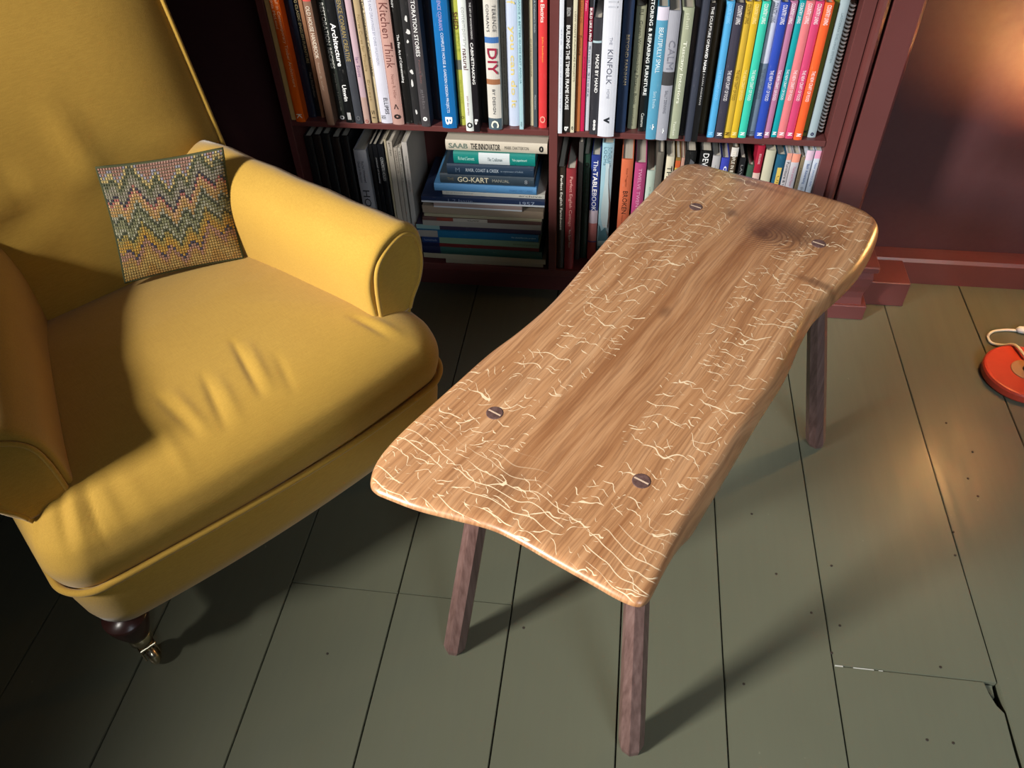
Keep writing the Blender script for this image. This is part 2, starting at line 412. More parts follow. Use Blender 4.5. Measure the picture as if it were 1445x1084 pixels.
UPPER = [
 ('slim cream softback at the left end of the upper shelf', -0.7405, 1.6514, 0.0105, 0.287, 'd8b070', [], []),
 ('bright orange softback near the left end of the upper shelf', -0.7204, 1.6442, 0.0228, 0.285, 'ff6a08', [('Detail in Contemporary Timber Architecture', 0.3029, 0.0825, 0.42, 'ffd9b0', 0, 0.22), ('Virginia McLeod', 0.3029, 0.2079, 0.36, 'ffd9b0', 0, -0.25), ('K', 0.0198, 0.0079, 0.6, 'fff0e0', 0.02, 0)], []),
 ('navy hardback set back in shadow beside the orange softback', -0.7028, 1.6679, 0.0207, 0.291, '16233a', [], []),
 ('black softback on classic furniture between navy and brown spines', -0.6879, 1.6725, 0.0101, 0.286, '11131a', [('MAKING CLASSIC ENGLISH FURNITURE', 0.2939, 0.1232, 0.62, 'b8a878', 0, 0), ('Paul Richardson', 0.1027, 0.0457, 0.5, '8a8070', 0, 0)], []),
 ('very thin tan leaflet left of the brown handbook', -0.6756, 1.6666, 0.0076, 0.284, 'a87858', [], []),
 ('dusty brown handbook with pale serif-style title', -0.6469, 1.6352, 0.0202, 0.291, '8a6a58', [('OLD HOUSE HANDBOOK', 0.2583, 0.1512, 0.5, 'e8dccb', 0, 0), ('hunt & suhr', 0.1421, 0.0795, 0.28, 'b09a88', 0, 0)], [(0.291, 0.2673, 'c85048')]),
 ('dark brown book recessed right of the dusty brown handbook', -0.6398, 1.6626, 0.0067, 0.3, '30261f', [], []),
 ('charcoal book with white capitals about restoration recipes', -0.6279, 1.6601, 0.014, 0.298, '3c423e', [('RESTORATION RECIPES', 0.2566, 0.1194, 0.62, 'f2f2ea', 0.008, 0), ('Jocasta Innes & John Sutcliffe', 0.1085, 0.0221, 0.3, 'c8c8c0', 0, 0), ('o', 0.0119, 0.0017, 0.8, 'ffffff', 0.03, 0)], []),
 ('black book with bold white title Architecture', -0.6069, 1.65, 0.0202, 0.298, '0e1114', [('Architecture', 0.2199, 0.1292, 0.55, 'ffffff', 0.02, 0), ('Unwin', 0.0884, 0.0511, 0.45, 'ffffff', 0.02, 0), ('l', 0.0246, 0.0077, 0.4, 'c0c0c0', 0, 0)], []),
 ('slate blue hardback with gilt lettering beside black Architecture book', -0.5854, 1.6467, 0.0171, 0.287, '43464e', [('TERENCE CONRAN CREATIVE', 0.3043, 0.142, 0.55, 'a8935c', 0, 0), ('O', 0.0186, 0.0085, 0.5, '77777c', 0, 0)], []),
 ('slim lilac-pink book lettered Ian Scott', -0.5674, 1.6481, 0.0127, 0.293, 'c9adb8', [('Ian Scott', 0.151, 0.1079, 0.5, '7d5f86', 0, 0), ('o', 0.0102, 0.0017, 0.5, 'b05050', 0, 0)], [(0.0616, 0.0, 'b89a90')]),
 ('slim sand-coloured book right of the lilac-pink one', -0.5513, 1.6527, 0.0131, 0.288, 'b8a27e', [('Nurse Cures for Trouble', 0.2372, 0.1188, 0.45, '8a7550', 0, 0), ('Ernest', 0.1001, 0.0518, 0.4, '8a7550', 0, 0), ('S1', 0.0304, 0.0119, 0.5, '4a4030', 0, 0)], []),
 ('cream softback with black italic cabinetmaker title', -0.5417, 1.6581, 0.0071, 0.286, 'd9c8a4', [('The Impractical Cabinetmaker', 0.2632, 0.1042, 0.8, '201a14', 0.01, 0)], []),
 ('wide lilac-white book left of the pink kitchen book', -0.5237, 1.6549, 0.0254, 0.285, 'dfe0f0', [('ESSAYS AND DRAWINGS BY CHRIS WILKINSON', 0.2919, 0.1326, 0.22, '8f93a8', 0, 0), ('ELLIPSIS', 0.06, 0.022, 0.3, '30303a', 0.01, 0.15), ('101', 0.0186, 0.0102, 0.4, '101014', 0.02, -0.2)], []),
 ('dusty pink hardback titled Kitchen Think', -0.496, 1.6504, 0.0258, 0.287, 'c79d94', [('Kitchen Think', 0.2628, 0.1293, 0.62, '6d3f3c', 0, 0), ('Nancy R. Hiller', 0.1154, 0.0615, 0.3, '8a5f58', 0, 0), ('<', 0.0484, 0.0369, 0.4, '40302e', 0.01, 0), ('o', 0.0253, 0.0135, 0.6, '2a2322', 0.05, 0)], []),
 ('black book on fine cabinetmaking right of the pink kitchen book', -0.4732, 1.6572, 0.0195, 0.301, '141414', [('The Fine Art of Cabinetmaking', 0.1973, 0.0943, 0.34, 'f0f0f0', 0.006, -0.1), ('Krenov', 0.2813, 0.2512, 0.3, 'e0e0e0', 0, -0.2)], []),
 ('black book with splashed white photograph on its spine', -0.4533, 1.6538, 0.0169, 0.299, '2a2a2c', [], []),
 ('dark grey book lettered Restoration Stories', -0.4314, 1.6456, 0.0216, 0.298, '4a464a', [('RESTORATION STORIES', 0.2888, 0.1575, 0.42, 'f4f4f4', 0.006, 0), ('Patrick Baty', 0.15, 0.0994, 0.3, '7d5a5a', 0, 0), ('gibbs', 0.0868, 0.0417, 0.4, '6e6a6e', 0, 0), ('o', 0.0235, 0.0135, 0.5, 'f0f0f0', 0.05, 0)], []),
 ('near-black book recessed left of the thick blue one', -0.4133, 1.6803, 0.0203, 0.298, '15161f', [], []),
 ('thick bright blue book on house and garden projects', -0.3782, 1.6433, 0.0316, 0.287, '0f6fb5', [("TERENCE CONRAN'S", 0.2985, 0.2137, 0.24, 'b9a8d8', 0, 0), ('COMPLETE HOUSE & GARDEN DESIGN PROJECTS', 0.2094, 0.0366, 0.24, 'e8eef8', 0, 0), ('B', 0.0268, 0.0084, 0.5, 'f0f4fa', 0.03, 0)], []),
 ('lime yellow book lettered Shed', -0.3506, 1.6586, 0.0128, 0.289, 'b4b84e', [('SHED', 0.245, 0.2098, 0.7, '5a3420', 0.02, 0), ('STYLE', 0.2041, 0.1647, 0.6, '98a040', 0, 0), ('SELINA LAKE', 0.1039, 0.0514, 0.4, '98a040', 0, 0), ('o', 0.0218, 0.0151, 0.5, '5a5028', 0, 0)], [(0.1468, 0.1256, '5d6058')]),
 ('white book titled contemporary natural', -0.3306, 1.6325, 0.0166, 0.295, 'e9efec', [('contemporary', 0.2646, 0.1849, 0.5, 'a9acb0', 0, 0), ('natural', 0.182, 0.1377, 0.55, '55222e', 0.012, 0), ('solvi dos santos', 0.0807, 0.0373, 0.28, '8a4a58', 0, 0), ('O', 0.0209, 0.0076, 0.7, '15161a', 0.04, 0)], []),
 ('black book with white title Cabinetmaking', -0.3134, 1.6291, 0.015, 0.297, '19161c', [('THE ART OF WOODWORKING', 0.2742, 0.2025, 0.3, 'd8d8d8', 0, 0.1), ('CABINETMAKING', 0.1954, 0.1078, 0.48, 'f4f4f4', 0.012, 0), ('b', 0.0299, 0.0167, 0.6, 'e8e8e8', 0.05, 0)], []),
 ('black book recessed left of the cream DIY book', -0.3036, 1.6722, 0.0152, 0.299, '0f0f10', [], []),
 ('cream book titled DIY with blue and brown bands', -0.2759, 1.6449, 0.0285, 0.3, 'dcd8d0', [('TERENCE', 0.2666, 0.2128, 0.2, '4a4a50', 0, 0.22), ("CONRAN'S", 0.2666, 0.2128, 0.2, '4a4a50', 0, -0.22), ('DIY', 0.1798, 0.1248, 0.68, '9a2440', 0.02, 0), ('BY DESIGN', 0.0924, 0.0365, 0.2, '40424a', 0.006, 0), ('C', 0.0217, 0.005, 0.6, 'f0eedc', 0.03, 0)], [(0.2021, 0.1899, '3f6fae'), (0.1141, 0.1025, '9c6848'), (0.0266, 0.0, '4d5d68')]),
 ('slim taupe book right of the cream DIY book', -0.255, 1.6661, 0.0101, 0.285, '8c8378', [('THE COMPLETE BOOK OF HOME IMPROVEMENT', 0.2049, 0.0399, 0.3, '3a342c', 0, 0)], []),
 ('pale blue book titled you can do it in yellow', -0.2371, 1.6642, 0.0229, 0.295, 'c9d3ea', [('self', 0.2912, 0.2604, 0.7, 'd9c47c', 0.01, 0), ('you can do it', 0.2174, 0.0431, 0.62, 'd9c47c', 0.014, 0)], []),
 ('thin ice-blue book jutting out beside the pale blue one', -0.2185, 1.6479, 0.0087, 0.296, 'aed3de', [('FINANCE A BETTER GUIDE EAST ANGLIA', 0.2867, 0.1039, 0.42, '3c6d80', 0, 0), ('IGI', 0.0175, 0.0075, 0.4, '3c5060', 0, 0)], []),
 ('dark brown book between ice-blue and cream spines', -0.2077, 1.6698, 0.0104, 0.293, '4b3a2e', [], []),
 ('slim cream book left of a thin slate book', -0.1979, 1.6673, 0.0072, 0.286, 'cfc4a4', [('ART OF THE COTTAGE GARDENER', 0.1915, 0.1111, 0.4, '6a604a', 0, 0)], []),
 ('thin slate-grey book left of the red electrics book', -0.1891, 1.6615, 0.0078, 0.292, '4a545c', [("A Craftsman's Guide", 0.2691, 0.2055, 0.4, 'b8c0c4', 0, 0), ('Heinemann', 0.0735, 0.0413, 0.4, 'b8c0c4', 0, 0)], []),
 ('bright red book about electrics beside the shelf divider', -0.1731, 1.6595, 0.0173, 0.285, 'e03d40', [('The Electrics', 0.3071, 0.2278, 0.45, 'ffe8e0', 0.02, 0), ('John Rawlinson', 0.1996, 0.1471, 0.26, 'f5a850', 0.006, 0), ('o', 0.0282, 0.0117, 0.7, 'f0a090', 0, 0)], []),
 ('thin white booklet against the shelf divider in the right bay', -0.1331, 1.6371, 0.0086, 0.301, 'dfe4ee', [('the woodworker', 0.2249, 0.0459, 0.25, 'a8acc0', 0, 0)], []),
 ('black book about building a timber frame house', -0.1198, 1.6445, 0.0148, 0.299, '26201f', [('BUILDING THE TIMBER FRAME HOUSE', 0.2293, 0.0523, 0.5, 'f4f4f4', 0.012, 0), ('BENSON', 0.2633, 0.2471, 0.5, 'c8c8c8', 0, 0), ('b', 0.0133, 0.0033, 0.6, 'e0e0e0', 0.05, 0)], []),
 ('slim cream book with grey capitals on furniture projects', -0.1069, 1.6424, 0.0079, 0.293, 'd8d2b6', [('LOW WASTE FURNITURE PROJECTS', 0.2563, 0.1147, 0.5, '6a6650', 0, 0), ('o', 0.0149, 0.0067, 0.5, '303030', 0.03, 0)], []),
 ('rusty brown book left of the crimson one', -0.0962, 1.6496, 0.0102, 0.289, 'b86b3c', [('Furniture', 0.207, 0.1669, 0.6, '4a2412', 0, 0), ('THE MAKING OF', 0.3014, 0.232, 0.5, '8a4a28', 0, 0)], []),
 ('crimson book left of a thin white and red one', -0.0858, 1.6504, 0.0079, 0.3, 'c42050', [('Tables', 0.2751, 0.2551, 0.5, 'f0a0b8', 0, 0), ('projects', 0.1639, 0.1193, 0.5, '8a1030', 0, 0)], []),
 ('thin white book with a dark red top half', -0.0763, 1.6543, 0.0085, 0.294, 'cfd4e0', [('BUILD LIKE A PRO', 0.2592, 0.1957, 0.55, 'ffffff', 0.012, 0), ('Small Sheds', 0.1857, 0.0777, 0.4, '7a8294', 0, 0)], [(0.294, 0.2606, '202026'), (0.2606, 0.1935, '7a1830')]),
 ('short black book titled Made by Hand', -0.0611, 1.6397, 0.0173, 0.2461, '33333a', [('MADE BY HAND', 0.1749, 0.0945, 0.38, 'f4f4f4', 0.014, 0.1), ('888', 0.0345, 0.0099, 0.3, 'f0f0f0', 0.03, 0.1)], [(0.202, 0.1978, 'a8c0c8')]),
 ("broad white hardback, widest of the right bay's upper row", -0.0339, 1.6324, 0.0348, 0.3, 'dfe2ee', [('THE', 0.2126, 0.1986, 0.16, '7a7e90', 0, 0), ('KINFOLK', 0.1887, 0.1171, 0.3, '4a4e62', 0, 0), ('HOME', 0.1065, 0.0865, 0.16, '7a7e90', 0, 0), ('v', 0.0456, 0.0312, 0.34, '20242c', 0.05, 0), ('II', 0.2826, 0.2695, 0.5, 'c0c4d0', 0, 0)], []),
 ('navy book with small gold capitals beside the broad white one', -0.0032, 1.6538, 0.0208, 0.299, '263858', [('BEYOND FARNHAM', 0.2104, 0.1068, 0.3, 'b0a080', 0, 0.1)], []),
 ('grey-green book titled Green Woodworking Pattern Book', 0.0216, 1.6717, 0.0194, 0.2589, '9a9a80', [('Green Woodworking Pattern Book', 0.2318, 0.0555, 0.4, '30322a', 0, 0), ('RJ', 0.2536, 0.2427, 0.4, '505040', 0, 0), ('batsford', 0.0475, 0.0083, 0.2, '505040', 0, 0)], []),
 ('black book about restoring and repairing furniture', 0.0422, 1.6606, 0.0154, 0.293, '0f1110', [('RESTORING & REPAIRING FURNITURE', 0.2924, 0.082, 0.46, 'f4f4f0', 0.014, 0), ('Cameron', 0.0425, 0.0116, 0.4, 'e0e0d8', 0, 0)], []),
 ('sky-blue book with a white top, lettered Beautifully Small', 0.0624, 1.6278, 0.0212, 0.2745, '5aa2c4', [('BEAUTIFULLY SMALL', 0.236, 0.1461, 0.42, 'e8f2f6', 0, 0), ('Sara Emslie', 0.1074, 0.0706, 0.3, 'c0dce8', 0, 0), ('*', 0.0358, 0.0229, 0.5, 'f4f8fa', 0.03, 0)], [(0.2745, 0.2494, 'd5cfe0')]),
 ('lilac-grey book lettered CALM with a small photo', 0.0849, 1.6265, 0.0226, 0.2683, 'a6a8b4', [('CALM', 0.2125, 0.1546, 0.5, '7a7c8a', 0, 0), ('SALLY DENNING', 0.1103, 0.0611, 0.24, '5a5c68', 0, 0), ('*', 0.0277, 0.0164, 0.4, 'f4f8fa', 0.03, 0)], [(0.1488, 0.1208, '3b3a3c')]),
 ('pale sage hardback titled Tuscany Interiors', 0.1101, 1.6347, 0.0219, 0.2717, 'a9b096', [('Tuscany Interiors', 0.2085, 0.0798, 0.42, 'e9ecdc', 0.008, 0), ('phill', 0.2612, 0.2318, 0.4, 'c8ccb8', 0, 0), ('Taschen', 0.0406, 0.0082, 0.24, 'e9ecdc', 0, 0)], []),
 ('navy-black book recessed right of the sage hardback', 0.1286, 1.6486, 0.0107, 0.291, '121520', [], []),
 ('dark blue-grey photographic book beside the sculpture book', 0.1413, 1.6249, 0.0128, 0.294, '3a3f4e', [], []),
 ('black book titled The Sculpture of', 0.1543, 1.6229, 0.012, 0.2846, '0d0d10', [('THE SCULPTURE OF', 0.2782, 0.2076, 0.42, 'f4f4f4', 0.006, 0), ('DAVID NASH', 0.2062, 0.1525, 0.46, 'ffffff', 0.02, 0), ('JULIAN ANDREWS', 0.1497, 0.0826, 0.34, 'c8c8c8', 0, 0)], []),
 ('dark olive-brown book left of the light blue paperback', 0.1711, 1.6614, 0.0167, 0.291, '3d331f', [], []),
 ('light sky-blue paperback, first of the rainbow row', 0.1885, 1.646, 0.0151, 0.2803, '58b4ec', [('COUNTRY LIVING', 0.2763, 0.2392, 0.5, '8fd0f8', 0.01, 0), ('THE NEW CRAFT OF FOOD', 0.1483, 0.084, 0.42, '8fd0f8', 0, 0), ('N', 0.0127, 0.0062, 0.6, '8fd0f8', 0.05, 0)], []),
 ('dark slate paperback in the rainbow row', 0.2066, 1.6425, 0.0173, 0.2786, '3d3b4c', [('COUNTRY LIVING', 0.2746, 0.2397, 0.5, 'f6f2f6', 0.01, 0), ('THE NEW CRAFT OF FOOD', 0.149, 0.0848, 0.42, 'f6f2f6', 0, 0), ('N', 0.0137, 0.0072, 0.6, 'f6f2f6', 0.05, 0)], []),
 ('mustard yellow paperback with black lettering in the rainbow row', 0.2232, 1.6469, 0.0143, 0.28, 'd9b43c', [('COUNTRY LIVING', 0.276, 0.2392, 0.5, '5a4414', 0.01, 0), ('THE NEW CRAFT OF FOOD', 0.1484, 0.0842, 0.42, '5a4414', 0, 0), ('N', 0.0131, 0.0066, 0.6, '5a4414', 0.05, 0)], []),
 ('mustard yellow paperback with white lettering in the rainbow row', 0.2381, 1.6481, 0.0143, 0.2798, 'dfba30', [('COUNTRY LIVING', 0.2758, 0.2391, 0.5, 'f4e09a', 0.01, 0), ('THE NEW CRAFT OF FOOD', 0.1484, 0.0842, 0.42, 'f4e09a', 0, 0), ('N', 0.0131, 0.0066, 0.6, 'f4e09a', 0.05, 0)], []),
 ('mint green paperback in the rainbow row', 0.2552, 1.6495, 0.0158, 0.2803, '3ccfb4', [('COUNTRY LIVING', 0.2763, 0.2389, 0.5, 'f6f2f6', 0.01, 0), ('THE NEW CRAFT OF FOOD', 0.1483, 0.0841, 0.42, 'f6f2f6', 0, 0), ('N', 0.0131, 0.0066, 0.6, 'f6f2f6', 0.05, 0)], []),
 ('white paperback with grey lower half in the rainbow row', 0.2742, 1.6603, 0.0149, 0.2788, 'd5dae8', [('COUNTRY LIVING', 0.2748, 0.2376, 0.5, '4a5260', 0.01, 0), ('THE NEW CRAFT OF FOOD', 0.1467, 0.0824, 0.42, '4a5260', 0, 0), ('N', 0.0111, 0.0046, 0.6, '4a5260', 0.05, 0)], [(0.1571, 0.0, '6a7c8c')]),
 ('royal blue paperback in the rainbow row', 0.2903, 1.6492, 0.0165, 0.2792, '2c4cb8', [('COUNTRY LIVING', 0.2752, 0.239, 0.5, 'f6f2f6', 0.01, 0), ('THE NEW CRAFT OF FOOD', 0.1486, 0.0846, 0.42, 'f6f2f6', 0, 0), ('N', 0.0137, 0.0072, 0.6, 'f6f2f6', 0.05, 0)], []),
 ('mauve paperback in the rainbow row', 0.3062, 1.6536, 0.0137, 0.2805, 'c07fa6', [('COUNTRY LIVING', 0.2765, 0.2385, 0.5, 'f6f2f6', 0.01, 0), ('THE NEW CRAFT OF FOOD', 0.148, 0.084, 0.42, 'f6f2f6', 0, 0), ('N', 0.0131, 0.0065, 0.6, 'f6f2f6', 0.05, 0)], []),
 ('teal paperback in the rainbow row', 0.3224, 1.658, 0.0128, 0.2806, '0fa5ae', [('COUNTRY LIVING', 0.2762, 0.238, 0.5, 'f6f2f6', 0.01, 0), ('THE NEW CRAFT OF FOOD', 0.1475, 0.0834, 0.42, 'f6f2f6', 0, 0), ('N', 0.0124, 0.0059, 0.6, 'f6f2f6', 0.05, 0)], []),
 ('salmon pink paperback in the rainbow row', 0.3369, 1.6561, 0.0157, 0.2803, 'ec8288', [('COUNTRY LIVING', 0.2763, 0.2383, 0.5, 'f6f2f6', 0.01, 0), ('THE NEW CRAFT OF FOOD', 0.1479, 0.0839, 0.42, 'f6f2f6', 0, 0), ('N', 0.013, 0.0065, 0.6, 'f6f2f6', 0.05, 0)], []),
 ('hot pink paperback in the rainbow row', 0.3536, 1.6543, 0.0157, 0.2806, 'd84878', [('COUNTRY LIVING', 0.2766, 0.2386, 0.5, 'f6f2f6', 0.01, 0), ('THE NEW CRAFT OF FOOD', 0.1483, 0.0844, 0.42, 'f6f2f6', 0, 0), ('N', 0.0137, 0.0072, 0.6, 'f6f2f6', 0.05, 0)], []),
 ('vivid orange paperback, last of the rainbow row', 0.371, 1.6496, 0.0163, 0.2801, 'fb6530', [('COUNTRY LIVING', 0.2761, 0.2392, 0.5, 'f6f2f6', 0.01, 0), ('THE NEW CRAFT OF FOOD', 0.1492, 0.0855, 0.42, 'f6f2f6', 0, 0), ('N', 0.0149, 0.0085, 0.6, 'f6f2f6', 0.05, 0)], []),
 ('olive green book right of the vivid orange paperback', 0.3865, 1.6662, 0.0098, 0.2815, '6a6a20', [('-', 0.013, 0.0082, 0.6, '101010', 0.05, 0)], []),
 ('pale grey-blue book beside the spiral-bound one', 0.4007, 1.663, 0.0171, 0.286, 'a9bcc4', [('LADDERAX SHELVING SYSTEM', 0.257, 0.1612, 0.24, '6a7c88', 0, 0), ('o', 0.0121, 0.0039, 0.4, '20204a', 0.05, 0)], []),
 ('spiral-bound notebook with white comb at the right end', 0.4243, 1.6785, 0.0224, 0.2701, '4a3a2c', [], []),
]
LOWER_RIGHT = [
 ('dark brown book with white title Perfect English Farmhouse', -0.1332, 1.6569, 0.025, 0.2846, '32281f', [('Perfect English Farmhouse', 0.2646, 0.116, 0.42, 'f4efe6', 0.006, 0), ('ros byam shaw', 0.1016, 0.0449, 0.22, '6a5f50', 0, 0)], []),
 ('red book with pale title Perfect English Cottage', -0.1073, 1.6567, 0.0216, 0.2824, '8e2f36', [('Perfect English Cottage', 0.2624, 0.1279, 0.42, 'e0a8a0', 0, 0), ('Ros Byam Shaw', 0.1177, 0.0659, 0.3, 'e8d0c8', 0, 0)], []),
 ('slim charcoal book between the red and dark green spines', -0.0884, 1.6972, 0.01, 0.3264, '4f4c4a', [], []),
 ('dark green book titled Cycle Style', -0.0742, 1.7064, 0.0147, 0.2918, '1f3d30', [('o', 0.2718, 0.2589, 0.7, '0a120e', 0.03, 0), ('CYCLE STYLE', 0.2441, 0.1334, 0.6, '0d1812', 0, 0)], []),
 ('blue and coral book titled The Table Book', -0.0536, 1.7023, 0.0209, 0.2932, '2c3f8c', [('The', 0.2806, 0.2531, 0.5, 'e8ecf4', 0, 0), ('TABLE', 0.2513, 0.1964, 0.52, 'ffffff', 0.012, 0), ('BOOK', 0.1945, 0.1453, 0.52, 'e8ecf4', 0, 0)], [(0.1453, 0.1088, 'cfc4d4'), (0.1088, 0.0565, 'b87474'), (0.0533, 0, 'a84a44')]),
 ('pale blue book with a bottle photographed on its spine', -0.0274, 1.7017, 0.0263, 0.3248, '9cc4d4', [('SUTHERLAND', 0.3161, 0.2658, 0.28, '5f8496', 0, 0.15), ('LOCHS', 0.3161, 0.2694, 0.28, '5f8496', 0, -0.2)], []),
 ('coral orange book titled BROKEN', 0.0184, 1.662, 0.0261, 0.3092, 'd8714e', [('Katie Treggiden', 0.2872, 0.2399, 0.2, '8a4028', 0, 0), ('BROKEN', 0.2288, 0.1676, 0.4, '3c2018', 0.004, 0), ('Mending and repair in a throwaway world', 0.1637, 0.1077, 0.18, '8a4028', 0, -0.1)], []),
 ('magenta pink book with silvery lettering', 0.0485, 1.662, 0.0253, 0.3011, 'b84a80', [('TWELVE TWENTY', 0.2887, 0.1694, 0.3, 'dca0c0', 0, 0), ('Lou', 0.1537, 0.1298, 0.5, 'f0d0e0', 0, -0.1)], []),
 ('pale mint book right of the magenta one', 0.0742, 1.662, 0.0199, 0.2828, 'bccfc4', [('the lodge', 0.2429, 0.1709, 0.3, '8fa298', 0, 0)], []),
 ('grey book recessed right of the pale mint one', 0.0893, 1.662, 0.0164, 0.3292, '6a655c', [], []),
 ('cream book titled The Wood in black', 0.1124, 1.662, 0.0172, 0.3199, 'dcd4bc', [('THE WOOD', 0.2971, 0.1731, 0.6, '1c1a16', 0.004, 0)], []),
 ('patchwork-coloured book beside the cream one', 0.1297, 1.662, 0.011, 0.3172, '8a6a34', [], [(0.3102, 0.2926, 'c05a30'), (0.2926, 0.2784, 'd0b040'), (0.2784, 0.264, '88a8c8'), (0.264, 0.2458, 'd8b040')]),
 ('thin peach booklet behind the table corner', 0.1401, 1.662, 0.0071, 0.3177, 'c09484', [], []),
 ('glossy black book with a small photo behind the table', 0.1556, 1.662, 0.0238, 0.3356, '141416', [], []),
 ('black book with white letters DEVEC behind the table', 0.1883, 1.662, 0.0252, 0.3371, '0f1012', [('DEVEC', 0.332, 0.2813, 0.5, 'f4f4f4', 0, 0)], []),
 ('pale grey book behind the table end', 0.2124, 1.662, 0.0169, 0.3262, 'b4b2b4', [('mesh', 0.3037, 0.2896, 0.2, '70707a', 0, 0)], []),
 ('violet-blue book lettered GRA behind the table end', 0.2318, 1.662, 0.0176, 0.322, '3a44b0', [('GRA', 0.3029, 0.2511, 0.4, 'f4f4fc', 0.012, 0.1)], []),
 ('brown book with white-topped spine behind the table', 0.2484, 1.662, 0.0151, 0.3483, '4a3a2a', [('PEOPLE IN BOX', 0.3398, 0.2736, 0.5, 'e8e0d0', 0.004, 0)], [(0.3483, 0.3262, 'cfcac4')]),
 ('black book right of the brown one behind the table', 0.2692, 1.662, 0.0122, 0.3237, '17161a', [('LAVIN', 0.3064, 0.2639, 0.4, '8a8a8a', 0, 0)], []),
 ('small dark green book, shortest behind the table', 0.2895, 1.662, 0.0138, 0.3074, '3a5a48', [], []),
 ('crimson book lettered in white behind the table end', 0.3033, 1.662, 0.0157, 0.3541, 'a81c38', [('RITA KONIG', 0.3356, 0.3115, 0.3, 'f0c8cc', 0, 0)], [(0.2888, 0.2549, 'd0b0a8')]),
 ('thick ivory book left of the teal one', 0.3252, 1.662, 0.0202, 0.345, 'c8c4ac', [], []),
 ('teal book with a yellow spine label', 0.3493, 1.662, 0.0194, 0.3351, '1f5a78', [], []),
 ('white paperback with salmon top and dark title', 0.3656, 1.662, 0.0105, 0.3393, 'cfc8cc', [('Furniture & Interiors', 0.318, 0.2253, 0.5, '3a3a44', 0, 0)], [(0.3393, 0.3231, 'e09a88')]),
 ('white paperback with wide salmon top and pink title', 0.3804, 1.662, 0.0166, 0.3391, 'd2ccd4', [('Paint and Paper', 0.3083, 0.2589, 0.4, 'c8809a', 0, 0)], [(0.3391, 0.3187, 'e8957e')]),
 ('slim brown-backed paperback between white ones at the right end', 0.396, 1.662, 0.0083, 0.3313, '8a7a60', [('a history of rooms', 0.3056, 0.2453, 0.5, '4a3e28', 0, 0)], []),
 ('white paperback with lilac top and blue title', 0.4075, 1.662, 0.0162, 0.3479, 'cdd4e2', [('Bath Advertising', 0.3165, 0.2675, 0.45, '3a5a92', 0.006, 0), ('the house', 0.2603, 0.2184, 0.4, '6a6a70', 0, 0)], [(0.3479, 0.3251, 'd8bcd0')]),
 ("white paperback with pink top against the shelf's right side", 0.4245, 1.662, 0.0133, 0.3478, 'd2dae8', [('New country style', 0.319, 0.2612, 0.45, '4a6fa8', 0, 0)], [(0.3478, 0.3293, 'e0a0c0')]),
]
LOWER_LEFT = [
 ('broad pale grey book standing behind the armchair arm', -0.607, 1.675, 0.0306, 0.2966, 'b4b4bc', [('Rachel Whiteread', 0.268, 0.211, 0.2, '3a3a42', 0, 0.1), ('Ghost in the room', 0.268, 0.211, 0.2, '3a3a42', 0, -0.2), ('HOT', 0.1894, 0.1228, 0.55, '2a2a30', 0, 0)], []),
 ('slim black book right of the broad grey one', -0.5799, 1.675, 0.0081, 0.3114, '1c1e22', [], []),
 ('black book with white title about manual houses', -0.5692, 1.675, 0.0106, 0.3119, '14161c', [('manual of housing', 0.2772, 0.209, 0.5, 'c8c8c8', 0, 0)], []),
 ('black book lettered Concrete Houses', -0.5556, 1.675, 0.014, 0.3125, '14161c', [('CONCRETE HOUSES', 0.2797, 0.2175, 0.5, 'd8d8d8', 0, 0)], []),
 ('very thin cream booklet right of the black books', -0.5423, 1.675, 0.0046, 0.3256, 'b8ac90', [], []),
 ('slim taupe paperback with dark top lettering', -0.5325, 1.675, 0.0122, 0.3207, 'c4baac', [('garden', 0.3187, 0.2845, 0.5, '3a3630', 0, 0)], []),
 ('slim taupe paperback without clear lettering', -0.5202, 1.675, 0.0089, 0.3051, 'b6aca0', [('nature', 0.2978, 0.2384, 0.3, '6a6258', 0, 0)], []),
 ('slim grey paperback left of the last leaning one', -0.5109, 1.675, 0.0071, 0.3055, 'bab4aa', [('the forest', 0.2982, 0.214, 0.4, '4a463e', 0, 0)], []),
 ('grey softback at the right end of the leaning row', -0.4972, 1.675, 0.0121, 0.3205, 'c2bcb6', [("The Woodlander's field guide", 0.2861, 0.1894, 0.35, '5a564e', 0, 0)], []),
]

# ------------------------------------------------------------------ books
M_PAGES = None


def pages_mat():
    t = NT('paper_pages'); c = t.coord('Object')
    st = t.noise(t.mapping(c, (900, 1, 1)), 1.0, 2, 0.6)
    return t.out(t.mix(st, (0.42, 0.37, 0.29), (0.66, 0.61, 0.52)), 0.85)


M_PAGES = pages_mat()
_cov = {}


def cover_mat(h):
    if h in _cov: return _cov[h]
    t = NT('book_cover_' + h); c = t.coord('Object')
    col = srgb(h)
    col = tuple(x * 0.92 for x in col)
    w = t.noise(c, 18, 4, 0.65); sc = t.ss(t.noise(t.mapping(c, (60, 60, 12)), 4, 3, 0.7), 0.62, 0.75)
    a = t.mix(w, tuple(x * 0.86 for x in col), tuple(min(1, x * 1.08 + 0.003) for x in col))
    a = t.mix(t.m('MULTIPLY', sc, 0.12), a, (0.6, 0.58, 0.55))
    _cov[h] = t.out(a, 0.36)
    return _cov[h]


_ink = {}


def ink_mat(h):
    if h not in _ink: _ink[h] = plain('spine_ink_' + h, srgb(h), 0.45, 0, 0.04)
    return _ink[h]


